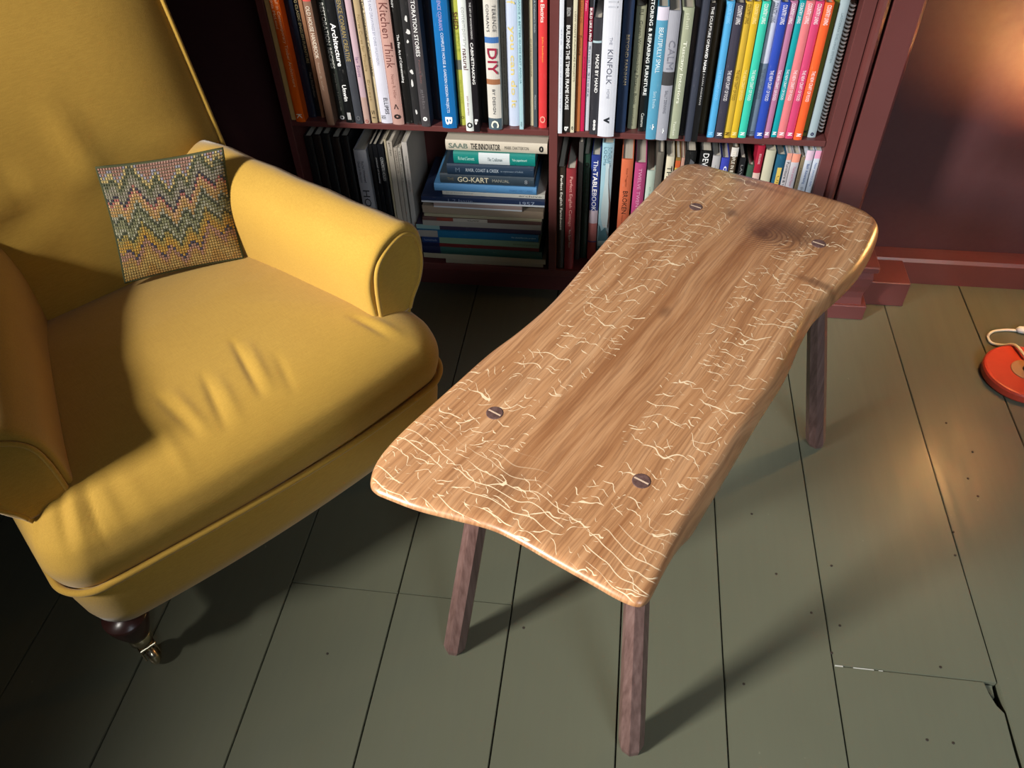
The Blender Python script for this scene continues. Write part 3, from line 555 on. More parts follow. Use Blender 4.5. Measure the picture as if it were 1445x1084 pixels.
def text_mesh(s, length, height, bold):
    cu = bpy.data.curves.new('lettering', 'FONT')
    cu.body = s
    cu.size = 1.0
    cu.resolution_u = 2
    cu.offset = bold
    cu.fill_mode = 'FRONT'
    t = bpy.data.objects.new('lettering', cu)
    me = bpy.data.meshes.new_from_object(t)
    bpy.data.objects.remove(t); bpy.data.curves.remove(cu)
    if not me.vertices: return None
    xs = [v.co.x for v in me.vertices]; ys = [v.co.y for v in me.vertices]
    w = max(xs) - min(xs); h = max(ys) - min(ys)
    return me, min(xs), min(ys), w, h, length, height


def lettering(parent, s, z_top, z_bot, thick, frac, col, bold, off, y):
    r = text_mesh(s, z_top - z_bot, thick * frac, bold)
    if r is None: return
    me, x0, y0, w, h, L, H = r
    for v in me.vertices:
        a = (v.co.x - x0) / w * L                 # along the spine, reading downwards
        b = ((v.co.y - y0) / h - 0.5) * H         # across the spine
        v.co = (b + off * thick, y, z_top - a)
    return link('spine_lettering', me, ink_mat(col), parent)


def make_book(name, th, h, depth, col, rounded, texts=(), bands=()):
    """spine faces -Y, stands on z = 0; cover is the thing, pages and lettering its parts"""
    m = MB(); t = min(0.0022, th * 0.22)
    hw = th / 2
    # spine: gently rounded profile
    n = 6; bulge = min(0.0035, th * 0.13) if rounded else 0.0004
    prof = [(-hw + th * k / n, -bulge * (1 - (2 * k / n - 1) ** 2)) for k in range(n + 1)]
    outer = [(-hw, depth)] + prof + [(hw, depth)]
    inner = [(hw - t, depth), (hw - t, t), (-hw + t, t), (-hw + t, depth)]
    poly = outer + inner
    m.prism(poly, 0.0, h)
    ob = m.build(name, cover_mat(col))
    g = 0.003 if rounded else 0.0006
    MB().box((-hw + t + 0.0001, t + 0.0001, g), (hw - t - 0.0001, depth - g * 1.2, h - g)).build('page_block', M_PAGES, ob)
    ysp = -bulge - 0.0003
    for (z1, z0, c) in bands:
        yb = -bulge
        pr = [(x, y - 0.00022) for x, y in prof]
        po = pr + [(x, y + 0.0002) for x, y in prof[::-1]]
        MB().prism(po, z0, z1).build('spine_band', ink_mat(c), ob)
        ysp = -bulge - 0.0006
    for (s, z1, z0, f, c, bo, of) in texts:
        zt = min(z1, h - 0.0015)
        if zt - z0 < 0.002: continue
        lettering(ob, s, zt, max(z0, 0.001), th, f, c, bo, of, ysp)
    return ob


def place_row(rows, zbase, group):
    for (lab, x, y, th, h, col, tx, bands) in rows:
        rounded = th > 0.0125
        d = BACK_Y - 0.0115 - y
        d = min(d, random.uniform(0.165, 0.195))
        if 'notebook' in lab:
            yield ('notebook', lab, x, y, th, h, col); continue
        ob = make_book('book', th, h, d, col, rounded, tx, bands)
        ob.location = (x, y, zbase)
        tag(ob, lab, 'book', group)


def squeeze(rows):
    """keep neighbours from touching"""
    rows = [list(r) for r in rows]
    for a, b in zip(rows, rows[1:]):
        gap = (b[1] - b[3] / 2) - (a[1] + a[3] / 2)
        if gap < 0.0004:
            d = 0.0004 - gap
            a[3] -= d / 2; a[1] -= d / 4; b[3] -= d / 2; b[1] += d / 4
    lo, hi = (-0.7462, -0.1582) if rows[0][1] < -0.15 else (-0.1380, 0.4302)
    for r in rows:
        l, q = max(lo, r[1] - r[3] / 2), min(hi, r[1] + r[3] / 2)
        r[1], r[3] = (l + q) / 2, q - l
    return rows


left_up = squeeze([r for r in UPPER if r[1] < -0.15])
right_up = squeeze([r for r in UPPER if r[1] > -0.15])
for _ in place_row(left_up, 0.4818, 'books on the upper shelf, left bay'): pass
for (_k, lab, x, y, th, h, col) in place_row(right_up, 0.4818, 'books on the upper shelf, right bay'):
    x -= 0.0012; th -= 0.002
    nb = empty('notebook', (x, y, 0.4818))
    tag(nb, lab, 'notebook', 'books on the upper shelf, right bay')
    MB().box((-th * 0.5, 0.010, 0), (-th * 0.5 + 0.0015, 0.17, h)).build('cover', cover_mat(col), nb)
    MB().box((th * 0.5 - 0.0015, 0.010, 0), (th * 0.5, 0.17, h)).build('cover', cover_mat(col), nb)
    MB().box((-th * 0.5 + 0.0017, 0.012, 0.001), (th * 0.5 - 0.0017, 0.168, h - 0.001)).build('page_block', cover_mat('5a4a3a'), nb)
    cm = plain('white_plastic_comb', (0.74, 0.72, 0.68), 0.4)
    ring = []
    nr = 34
    for k in range(nr):
        z = 0.006 + (h - 0.012) * k / (nr - 1)
        pts = [(0.0005 + 0.0050 * math.cos(a), 0.008 + 0.009 * math.sin(a), z + 0.0012 * math.sin(a / 2)) for a in [math.pi * 2 * j / 10 for j in range(10)]]
        o = ring[0].copy() if ring else MB().tube([(p[0], p[1], p[2] - z) for p in pts], 0.0021, 5, True).build('binding_ring', cm, nb, True)
        if ring: COL.objects.link(o)
        o.location = (0, 0, z)
        ring.append(o)
for _ in place_row(squeeze(LOWER_RIGHT), 0.1038, 'books on the lower shelf, right bay'): pass
for _ in place_row(squeeze(LOWER_LEFT), 0.1038, 'books on the lower shelf, left bay'): pass
# yellow paper label of the teal book and photographs printed on three spines
for ob in [o for o in bpy.data.objects if o.get('category') == 'book']:
    lab = ob['label']
    if lab.startswith('teal book with a yellow'):
        MB().box((-0.0035, -0.0034, 0.14), (0.0055, -0.0028, 0.305)).build('spine_label', ink_mat('e0c060'), ob)
        lettering(ob, 'UPPER ROOMS', 0.285, 0.15, 0.01, 0.5, '8a6a30', 0, 0.15, -0.0037)
    if 'splashed white' in lab:
        for (z, dx, w, hh) in [(0.232, 0.002, 0.004, 0.022), (0.205, 0.003, 0.006, 0.014), (0.185, 0.0, 0.003, 0.010), (0.120, 0.001, 0.005, 0.012), (0.095, -0.001, 0.003, 0.02), (0.03, 0.001, 0.003, 0.014)]:
            pts = [(dx + w * math.cos(a) * random.uniform(.5, 1), z + hh * .5 * math.sin(a) * random.uniform(.5, 1)) for a in [2 * math.pi * k / 9 for k in range(9)]]
            pts = [(max(-0.0072, min(0.0072, p[0])), p[1]) for p in pts]
            v = [(p[0], -0.0026, p[1]) for p in pts]
            mk('spine_photo', v, [tuple(range(9))], ink_mat('d8d8d8'), ob, fix=False)
    if 'bottle photographed' in lab:
        bo = [(-0.003, 0.10), (-0.009, 0.13), (-0.0085, 0.17), (-0.0045, 0.22), (-0.0035, 0.262), (-0.0045, 0.264), (-0.0045, 0.275), (0.0045, 0.275), (0.0045, 0.264), (0.0035, 0.262), (0.0045, 0.22), (0.0085, 0.17), (0.009, 0.13), (0.008, 0.10)]
        mk('spine_photo', [(x + 0.001, -0.0042, z) for x, z in bo], [tuple(range(len(bo)))], ink_mat('b4ccd4'), ob, fix=False)
        mk('spine_photo', [(-0.0115, -0.0040, 0.0), (0.0115, -0.0040, 0.0), (0.0115, -0.0040, 0.075), (0.004, -0.0040, 0.10), (-0.006, -0.0040, 0.088), (-0.0115, -0.0040, 0.11)], [(0, 1, 2, 3, 4, 5)], ink_mat('4a7482'), ob, fix=False)
        mk('spine_photo', [(-0.0112, -0.0044, 0.045), (0.0112, -0.0044, 0.045), (0.0112, -0.0044, 0.062), (-0.0112, -0.0044, 0.060)], [(0, 1, 2, 3)], ink_mat('a4c4cc'), ob, fix=False)
    if 'small photo behind' in lab:
        mk('spine_photo', [(-0.006, -0.0042, 0.27), (0.008, -0.0042, 0.27), (0.009, -0.0042, 0.31), (0.0, -0.0042, 0.318)], [(0, 1, 2, 3)], ink_mat('54555a'), ob, fix=False)

# dark books standing back in the shadow behind the armchair
for k in range(5):
    th = 0.0195
    ob = make_book('book', th, 0.318 + 0.004 * (k % 3), 0.15, ['17171a', '201a1a', '191c20', '241c1c', '15171c'][k], True)
    ob.location = (-0.7335 + 0.0222 * k, 1.690, 0.1038)
    tag(ob, ['first', 'second', 'third', 'fourth', 'fifth'][k] + ' dark book from the left end of the lower shelf, set back in shadow', 'book', 'books on the lower shelf, left bay')

# the lying stack: label, x centre, length, top z, bottom z, colour, texts (s, a, b, frac, col, bold) with a..b as fractions along the spine, bands
STACK = [
 ('cream folder at the very bottom of the lying stack', -0.296, 0.249, 0.1165, 0.1038, 'a4a08c', [], []),
 ('cream folder second from the bottom of the lying stack', -0.321, 0.312, 0.1315, 0.117, 'aca68e', [], []),
 ('deep teal book with navy left end in the lying stack', -0.325, 0.303, 0.1545, 0.132, '2c5a54', [], [(0, .15, '141c40')]),
 ('thin dark red book in the lying stack', -0.329, 0.295, 0.165, 0.155, '6e2428', [], [(0, .15, '141c40')]),
 ('pale green book with navy left end in the lying stack', -0.328, 0.295, 0.183, 0.1655, '7d9c84', [('homemade', .02, .13, .4, '8a9ab8', 0), ('the handmade green home', .78, .98, .3, '3d5c48', 0)], [(0, .15, '1a3468')]),
 ('bright blue book with grey left end in the lying stack', -0.334, 0.302, 0.203, 0.1835, '1f6a94', [('the sketchbooks project', .78, .98, .3, 'b8d8e4', 0)], [(0, .17, '9a9690')]),
 ('dark purple book with pale teal left end in the lying stack', -0.332, 0.310, 0.2165, 0.2035, '40344c', [], [(0, .19, '86a8a6')]),
 ('off-white thick journal in the middle of the lying stack', -0.322, 0.292, 0.2335, 0.217, 'aaa59c', [], []),
 ('magazine with a red and white patched spine in the lying stack', -0.321, 0.291, 0.2435, 0.234, '6a4c48', [('WALLPAPER', .38, .48, .5, '2a2420', 0)], [(.12, .26, '8a4034'), (.26, .55, 'b4aca0')]),
 ('pale yellow-grey magazine under the floppy beige one', -0.318, 0.288, 0.252, 0.244, 'b0a88c', [], []),
 ('floppy beige magazine with curling cover in the lying stack', -0.318, 0.295, 0.2725, 0.2525, 'a3917e', [], []),
 ('pinkish pamphlet under the large navy magazine', -0.328, 0.214, 0.2865, 0.273, 'a89490', [], []),
 ('large navy magazine with white lower edge in the lying stack', -0.315, 0.296, 0.303, 0.287, '27385c', [('1 2 Issue', .22, .42, .5, '8a98b4', 0), ('1957', .8, .92, .6, '9aa8c0', 0)], []),
 ('thin white booklet under the light blue lying book', -0.290, 0.245, 0.3155, 0.3035, 'd0d0c8', [('the architects journal', .03, .3, .3, '6a6a66', 0), ('archive', .75, .97, .4, '4a4a48', 0)], []),
 ('light blue book beneath the slate lying hardback', -0.308, 0.243, 0.336, 0.316, '5a94c8', [('PAINT HISTORIES', .74, .96, .3, '4070a0', 0)], []),
 ('slate hardback titled Go-Kart Manual in the lying stack', -0.303, 0.222, 0.3625, 0.3365, '34424e', [('THE', .08, .15, .3, '6a6450', 0), ('GO-KART', .19, .52, .52, 'cfc8ae', .012), ('MANUAL', .56, .74, .3, '9a9a90', 0), ('8', .90, .93, .4, '8a9098', 0)], []),
 ('navy hardback about rivers and creeks in the lying stack', -0.293, 0.202, 0.391, 0.363, '20344a', [('RIVER, COAST & CREEK', .22, .60, .34, 'a8b4c0', 0), ('an exploration of Suffolk', .62, .88, .2, '8090a0', 0), ('M', .1, .15, .4, '5a6a7c', 0)], []),
 ('teal book with a white spine panel, second from the top of the stack', -0.283, 0.188, 0.4205, 0.3915, '0f8078', [('Richard Sennett', .06, .26, .3, 'a8dcd4', 0), ('The Craftsman', .42, .60, .3, '6a7a80', 0), ('Yale paperbound', .72, .90, .26, 'c8ece6', 0)], [(.31, .69, 'c4ccd0')]),
 ('cream hardback lettered The Innovator on top of the stack', -0.278, 0.232, 0.4465, 0.421, 'cfc5b4', [('SAAB', .03, .22, .5, '6e7a70', .03), ('THE INNOVATOR', .25, .54, .58, '17171a', .014), ('MARK CHATTERTON', .585, .82, .3, '4a4844', 0), ('0', .92, .965, .6, '17171a', .05)], []),
]
for (lab, x, ln, z1, z0, col, tx, bands) in STACK:
    th = z1 - z0 - 0.0002
    T = [(s, ln * (1 - a), ln * (1 - b), f, c, bo, 0) for (s, a, b, f, c, bo) in tx]
    B = [(ln * (1 - a) - 0.0002, ln * (1 - b), c) for (a, b, c) in bands]
    ob = make_book('magazine' if 'magazine' in lab else ('folder' if 'folder' in lab else 'book'), th, ln, 0.185, col, 'hardback' in lab or 'teal book' in lab, T, B)
    ob.rotation_euler = (0, -math.pi / 2, random.uniform(-0.012, 0.012))
    yj = 1.648 + random.uniform(0, 0.008) - (0.004 if 'magazine' in lab else 0)
    ob.location = (x + ln / 2, yj, z0 + th / 2 + 0.0001)
    if 'large navy' in lab:
        MB().box((-th * 0.48, -0.0012, 0.0), (-th * 0.22, -0.0002, ln)).build('page_edge', ink_mat('d4dae2'), ob)
    tag(ob, lab, 'book' if ob.name.startswith('book') else ('magazine' if 'magazine' in lab else 'folder'), 'books lying in a stack on the lower shelf')

# ------------------------------------------------------------------ oak coffee table
def oak_mat():
    t = NT('quarter_sawn_oak'); c = t.coord('Object')
    X, Y, Z = t.xyz(c)
    warp = t.noise(c, 3.2, 2, 0.5, 0.0)
    cw = t.n('ShaderNodeVectorMath', operation='ADD')
    t.put(cw.inputs[0], c)
    sc = t.n('ShaderNodeVectorMath', operation='SCALE'); t.put(sc.inputs[0], t.noise(c, 3.5, 2, 0.5, 0, True)); sc.inputs['Scale'].default_value = 0.035
    t.put(cw.inputs[1], sc.outputs[0]); cw = cw.outputs[0]
    g1 = t.noise(t.mapping(cw, (1.6, 26, 4)), 2.0, 4, 0.62)
    g2 = t.noise(t.mapping(cw, (7, 190, 8)), 1.6, 3, 0.6)
    base = t.ramp(g1, [(0.25, (0.320, 0.138, 0.056)), (0.45, (0.475, 0.238, 0.108)), (0.62, (0.570, 0.312, 0.156)), (0.80, (0.650, 0.400, 0.220))])
    base = t.mix(t.ss(g2, 0.34, 0.60, 0.48, 0.0), base, (0.185, 0.078, 0.034))
    # reddish heart band along the middle of the board
    heart = t.m('MULTIPLY', t.ss(t.m('ABSOLUTE', t.m('ADD', Y, t.m('MULTIPLY', t.m('SUBTRACT', warp, 0.5), 0.10))), 0.09, 0.01), t.ss(g1, 0.35, 0.6, 0.75, 0.25))
    base = t.mix(t.m('MULTIPLY', heart, 0.55), base, (0.235, 0.088, 0.032))
    # dark stains and knots
    def stain(x, y, rx, ry, amt, col=(0.060, 0.026, 0.016)):
        dx = t.m('DIVIDE', t.m('SUBTRACT', X, x), rx); dy = t.m('DIVIDE', t.m('SUBTRACT', Y, y), ry)
        d = t.m('SQRT', t.m('ADD', t.m('MULTIPLY', dx, dx), t.m('MULTIPLY', dy, dy)))
        d = t.m('ADD', d, t.m('MULTIPLY', t.m('SUBTRACT', t.noise(c, 26, 3, 0.7), 0.5), 0.9))
        return t.m('MULTIPLY', t.ss(d, 1.05, 0.25), amt), col
    for s in ((0.300, -0.035, 0.05, 0.07, 0.50), (0.285, -0.02, 0.022, 0.02, 0.6), (0.205, -0.150, 0.014, 0.05, 0.55), (0.425, 0.06, 0.010, 0.10, 0.42), (0.315, 0.05, 0.018, 0.018, 0.5),
              (0.330, -0.07, 0.05, 0.10, 0.45), (0.01, 0.02, 0.02, 0.012, 0.45), (-0.40, 0.03, 0.05, 0.03, 0.30)):
        f, col = stain(*s)
        base = t.mix(f, base, col)
    # close curved growth rings round the far knot
    rx_ = t.m('SUBTRACT', X, 0.285); ry_ = t.m('MULTIPLY', t.m('ADD', Y, 0.005), 0.55)
    rd_ = t.m('SQRT', t.m('ADD', t.m('MULTIPLY', rx_, rx_), t.m('MULTIPLY', ry_, ry_)))
    rd_ = t.m('ADD', rd_, t.m('MULTIPLY', t.noise(c, 12, 2), 0.012))
    rings_ = t.ss(t.m('SINE', t.m('MULTIPLY', rd_, 1150.0)), -0.2, 0.9)
    rmask = t.m('MULTIPLY', t.ss(rd_, 0.085, 0.030), t.ss(Y, 0.03, -0.02))
    base = t.mix(t.m('MULTIPLY', t.m('MULTIPLY', rings_, rmask), 0.55), base, (0.085, 0.036, 0.020))
    # medullary ray flecks: thin broken wavy lines lying mostly across the grain
    def fleck(freq, slant, amp, nsx, nsy, width, bsc, thr, seed, aspect=1.0):
        ph = t.m('ADD', t.m('MULTIPLY', X, freq), t.m('MULTIPLY', Y, slant))
        wob = t.noise(t.mapping(c, (nsx, nsy, 1), (seed, seed * 0.7, 0)), 1.0, 2.5, 0.5, 0.2)
        ph = t.m('ADD', ph, t.m('MULTIPLY', wob, amp))
        d = t.m('ABSOLUTE', t.m('SUBTRACT', t.m('FRACT', ph), 0.5))
        br = t.noise(t.mapping(c, (aspect, 1.0, 1), (seed, 0.4, 3)), bsc, 2, 0.55)
        taper = t.ss(br, thr, thr + 0.10)
        wv = t.m('MULTIPLY', taper, width)
        return t.m('MULTIPLY', t.m('LESS_THAN', d, wv), t.m('GREATER_THAN', br, thr))
    edge = t.ss(t.m('ABSOLUTE', Y), 0.02, 0.075, 0.0, 1.0)
    near_end = t.ss(X, -0.33, -0.42)
    dens = t.m('MAXIMUM', edge, near_end)
    patch = t.m('GREATER_THAN', t.m('MULTIPLY', t.noise(t.mapping(c, (1, 1, 1), (5.2, 1, 0)), 8, 2, 0.5), t.ss(dens, 0, 1, 0.55, 1.12)), 0.40)
    f1 = fleck(34, 8, 3.6, 7, 15, 0.032, 26, 0.49, 1.3)
    f2 = fleck(62, -22, 4.2, 12, 26, 0.040, 46, 0.51, 6.1)
    f4 = fleck(40, 30, 4.5, 11, 18, 0.034, 38, 0.55, 3.7)
    f3 = t.m('MULTIPLY', fleck(64, -5, 4.0, 5, 8, 0.040, 11, 0.42, 8.4, 2.0), near_end)
    fl = t.m('MULTIPLY', t.m('MAXIMUM', t.m('MAXIMUM', f1, f2), f4), patch)
    fl = t.m('MAXIMUM', fl, f3, clamp=True)
    fl = t.m('MULTIPLY', fl, t.ss(Z, 0.5345, 0.5385))
    col = t.mix(t.m('MULTIPLY', fl, 0.88), base, (0.92, 0.74, 0.50))
    t.bump(t.m('ADD', t.m('MULTIPLY', g2, 0.6), t.m('MULTIPLY', fl, 0.3)), 0.10, 0.0008)
    t.b.inputs['Coat Roughness'].default_value = 0.30
    return t.out(col, t.ss(g2, 0.3, 0.7, 0.42, 0.32), coat=0.6)


M_OAK = oak_mat()


def walnut_mat():
    t = NT('walnut'); c = t.coord('Object')
    g = t.noise(t.mapping(c, (90, 90, 4)), 1.5, 4, 0.6)
    return t.out(t.ramp(g, [(0.3, (0.075, 0.038, 0.033)), (0.55, (0.135, 0.076, 0.068)), (0.8, (0.190, 0.118, 0.106))]), 0.38)


M_WALNUT = walnut_mat()
TCX, TCY, TANG = 0.09883, 0.96384, math.radians(62.0578)
table = empty('coffee_table', (TCX, TCY, 0), TANG)
tag(table, 'live-edge oak coffee table with four splayed walnut legs', 'coffee table')
OUT = [(-0.4918, 0.1727), (-0.4707, 0.187), (-0.4427, 0.1948), (-0.3993, 0.1976), (-0.3478, 0.1964), (-0.2862, 0.1946), (-0.2129, 0.1919), (-0.1508, 0.1841), (-0.0756, 0.1798), (-0.0075, 0.1837), (0.1182, 0.195), (0.1994, 0.1998), (0.2821, 0.2026), (0.3706, 0.2057), (0.4158, 0.2021), (0.4428, 0.1795), (0.4467, 0.1397), (0.4523, 0.0699), (0.4565, 0.0088), (0.4606, -0.0505), (0.4612, -0.1155), (0.4603, -0.1513), (0.445, -0.1725), (0.4125, -0.1817), (0.3552, -0.1883), (0.2907, -0.1898), (0.2312, -0.1839), (0.149, -0.1707), (0.0853, -0.1729), (0.0003, -0.1829), (-0.1048, -0.1852), (-0.2039, -0.1892), (-0.2984, -0.1926), (-0.3679, -0.1949), (-0.4203, -0.1979), (-0.44, -0.1977), (-0.4513, -0.1905), (-0.4555, -0.1674), (-0.4558, -0.1302), (-0.4568, -0.0822), (-0.457, -0.0315), (-0.4606, 0.006), (-0.4745, 0.0521), (-0.4885, 0.0972), (-0.4962, 0.1374), (-0.4983, 0.1583)]
op = [(p.x, p.y) for p in spline([(x, y, 0) for x, y in OUT], 6, True)]
N = len(op)
PROF_TIGHT = [(0.056, 0.5050), (0.038, 0.5090), (0.021, 0.5150), (0.0095, 0.5215), (0.0025, 0.5275), (0.0, 0.5315), (0.0018, 0.5356), (0.0060, 0.5382), (0.0140, 0.5395), (0.0280, 0.5400)]
PROF_WANEY = [(0.012, 0.5030), (0.004, 0.5050), (0.0, 0.5105), (0.001, 0.5175), (0.0035, 0.5250), (0.0070, 0.5315), (0.0115, 0.5360), (0.0165, 0.5385), (0.0225, 0.5396), (0.0300, 0.5400)]
rings = []
for (ia, za), (ib, zb) in zip(PROF_TIGHT, PROF_WANEY):
    r_ = []
    for (x, y) in op:
        w_ = min(1.0, max(0.0, (-0.10 - y) / 0.07)); w_ = w_ * w_ * (3 - 2 * w_) * min(1.0, max(0.0, (x + 0.44) / 0.12))
        ins = ia + (ib - ia) * w_
        r_.append((x * (1 - ins / 0.47), y * (1 - ins / 0.19), za + (zb - za) * w_))
    rings.append(r_)
for k in (0.85, 0.6, 0.3, 0.05):
    rings.append([(x * k, y * k, 0.54) for x, y, z in rings[9]])
top = MB().loft(rings).build('tabletop', M_OAK, table, True)
top['label'] = 'figured oak slab with pale ray flecks'
HOLES = [(-0.308, 0.1108), (-0.299, -0.1108), (0.3086, -0.1103), (0.2984, 0.1103)]
FEET = [(-0.4130, 0.1500), (-0.3850, -0.1920), (0.4030, -0.2010), (0.405, 0.196)]
M_WEDGE = plain('pale_wedge_wood', (0.62, 0.46, 0.34), 0.4)
for (hx, hy), (fx, fy) in zip(HOLES, FEET):
    d = Vector((fx - hx, fy - hy, -0.54)).normalized()
    rr = []
    ang0 = math.atan2(fy - hy, fx - hx) + math.pi / 8
    for z, r in ((0.0, 0.0175), (0.012, 0.0208), (0.10, 0.0205), (0.30, 0.0185), (0.5035, 0.0158)):
        t_ = (0.54 - z) / 0.54
        cx, cy = hx + (fx - hx) * t_, hy + (fy - hy) * t_
        rr.append([(cx + r * math.cos(ang0 + math.pi / 4 * k), cy + r * math.sin(ang0 + math.pi / 4 * k), z) for k in range(8)])
    MB().loft(rr).build('leg', M_WALNUT, table)
    tn = MB().lathe([(0.0118, 0.535), (0.0118, 0.5404), (0.0110, 0.5408)], 24, (hx, hy, 0)).build('tenon', M_WALNUT, table)
    MB().box((hx - 0.0011, hy - 0.0100, 0.538), (hx + 0.0011, hy + 0.0100, 0.5411)).build('wedge', M_WEDGE, tn)


# ------------------------------------------------------------------ armchair
def linen_mat():
    t = NT('mustard_linen'); c = t.coord('Object')
    wx = t.noise(t.mapping(c, (900, 60, 900)), 1.0, 2, 0.6); wy = t.noise(t.mapping(c, (60, 900, 400)), 1.0, 2, 0.6)
    wv = t.m('ADD', t.m('MULTIPLY', wx, 0.5), t.m('MULTIPLY', wy, 0.5))
    big = t.noise(c, 5, 3, 0.6)
    col = t.mix(big, (0.450, 0.260, 0.036), (0.550, 0.335, 0.055))
    col = t.mix(t.ss(wv, 0.38, 0.62), t.mix(0.25, col, (0.28, 0.150, 0.014)), col)
    t.bump(t.m('ADD', t.m('MULTIPLY', wv, 0.5), t.m('MULTIPLY', t.noise(c, 14, 3, 0.55), 1.0)), 0.22, 0.003)
    return t.out(col, 0.82, sheen=0.25, spec=0.25)


M_LINEN = linen_mat()
chair = empty('armchair', (-0.76, 0.53, 0), math.radians(49.5))
tag(chair, 'mustard yellow linen armchair with rolled arms and castors', 'armchair')


def seg_dist(px, py, a, b):
    ax, ay = a; bx, by = b
    l2 = (bx - ax) ** 2 + (by - ay) ** 2
    t_ = max(0, min(1, ((px - ax) * (bx - ax) + (py - ay) * (by - ay)) / l2))
    return math.hypot(px - ax - t_ * (bx - ax), py - ay - t_ * (by - ay)), t_


def folds(px, py, lst):
    s = 0.0
    for a, b, w, amp in lst:
        d, t_ = seg_dist(px, py, a, b)
        s += amp * math.exp(-(d / w) ** 2) * (0.35 + 0.65 * math.sin(math.pi * max(0.0, min(1.0, t_))))
    return s


W, D = 0.72, 0.56


def seat_outline():
    pts = []
    r = 0.055
    def arc(cx, cy, a0, a1, n=16):
        for k in range(n + 1):
            a = math.radians(a0 + (a1 - a0) * k / n); pts.append([cx + r * math.cos(a), cy + r * math.sin(a)])
    def line(a, b, n):
        for k in range(1, n):
            pts.append([a[0] + (b[0] - a[0]) * k / n, a[1] + (b[1] - a[1]) * k / n])
    arc(r, r, 180, 270); line((r, 0), (W - r, 0), 110)
    arc(W - r, r, 270, 360); line((W, r), (W, D - r), 40)
    arc(W - r, D - r, 0, 90); line((W - r, D), (r, D), 60)
    arc(r, D - r, 90, 180); line((0, D - r), (0, r), 40)
    for p in pts:
        if p[1] < 0.2:
            k = max(0.0, 1 - ((p[0] - W / 2) / (W / 2)) ** 2)
            p[1] -= 0.024 * k * (1 - p[1] / 0.2)
    return pts


SO = seat_outline()


def seat_ring(ins, z):
    out = []
    for (x, y) in SO:
        out.append((W / 2 + (x - W / 2) * (1 - ins / (W / 2)), D / 2 + (y - D / 2) * (1 - ins / (D / 2)), z))
    return out


SEAT_FOLDS = [((0.255, 0.150), (0.268, 0.045), 0.007, -0.0034), ((0.280, 0.135), (0.286, 0.04), 0.008, 0.0026), ((0.332, 0.135), (0.310, 0.030), 0.007, -0.0034), ((0.350, 0.12), (0.335, 0.03), 0.009, 0.0022),
              ((0.408, 0.175), (0.385, 0.05), 0.006, -0.0040), ((0.425, 0.15), (0.404, 0.05), 0.008, 0.0026), ((0.448, 0.10), (0.430, 0.03), 0.007, -0.0022), ((0.598, 0.100), (0.622, 0.035), 0.006, -0.0036), ((0.618, 0.085), (0.645, 0.03), 0.007, 0.0024),
              ((0.232, 0.100), (0.228, 0.0), 0.010, 0.0020), ((0.15, 0.06), (0.155, -0.01), 0.014, 0.0016),
              ((0.070, 0.085), (0.040, 0.005), 0.006, -0.0052), ((0.100, 0.065), (0.084, -0.005), 0.006, -0.0046), ((0.050, 0.100), (0.012, 0.045), 0.006, -0.0030), ((0.085, 0.075), (0.060, 0.0), 0.006, 0.0042), ((0.118, 0.055), (0.112, -0.005), 0.008, 0.0024)]
prof = [(0.004, 0.286), (0.000, 0.292), (-0.003, 0.306), (-0.0055, 0.324), (-0.005, 0.342), (-0.001, 0.360), (0.005, 0.377), (0.016, 0.391), (0.030, 0.403), (0.046, 0.413), (0.064, 0.4205), (0.085, 0.4265),
        (0.105, 0.4305), (0.125, 0.4335), (0.145, 0.436), (0.165, 0.438), (0.185, 0.4395), (0.205, 0.441), (0.225, 0.442), (0.245, 0.4427), (0.262, 0.443)]
prof = [(p.x, p.y) for p in spline([(a_, b_, 0) for a_, b_ in prof], 3)]
rg = []
for ins, z in prof:
    r_ = []
    for (x, y, zz) in seat_ring(ins, z):
        f = folds(x, y, SEAT_FOLDS) if zz > 0.30 else 0
        k = min(1, max(0, (zz - 0.30) / 0.05))
        out_ = max(0.0, 1 - (zz - 0.30) / 0.11)
        r_.append((x, y - f * 0.7 * k * out_, zz + f * k - 0.012 * max(0, (y - 0.30)) / 0.26))
    rg.append(r_)
MB().loft(rg).build('seat_cushion', M_LINEN, chair, True)
ap = [seat_ring(i, z) for i, z in [(0.034, 0.154), (0.020, 0.1545), (0.012, 0.160), (0.006, 0.190), (0.002, 0.235), (0.001, 0.275), (0.004, 0.2855)]]
MB().loft(ap).build('apron', M_LINEN, chair, True)
pip = [(x, y, 0.286 + 0.004 * math.sin(x * 9)) for (x, y, z) in seat_ring(-0.0045, 0.286)]
MB().tube(pip, 0.0062, 8, True).build('piping', M_LINEN, chair, True)

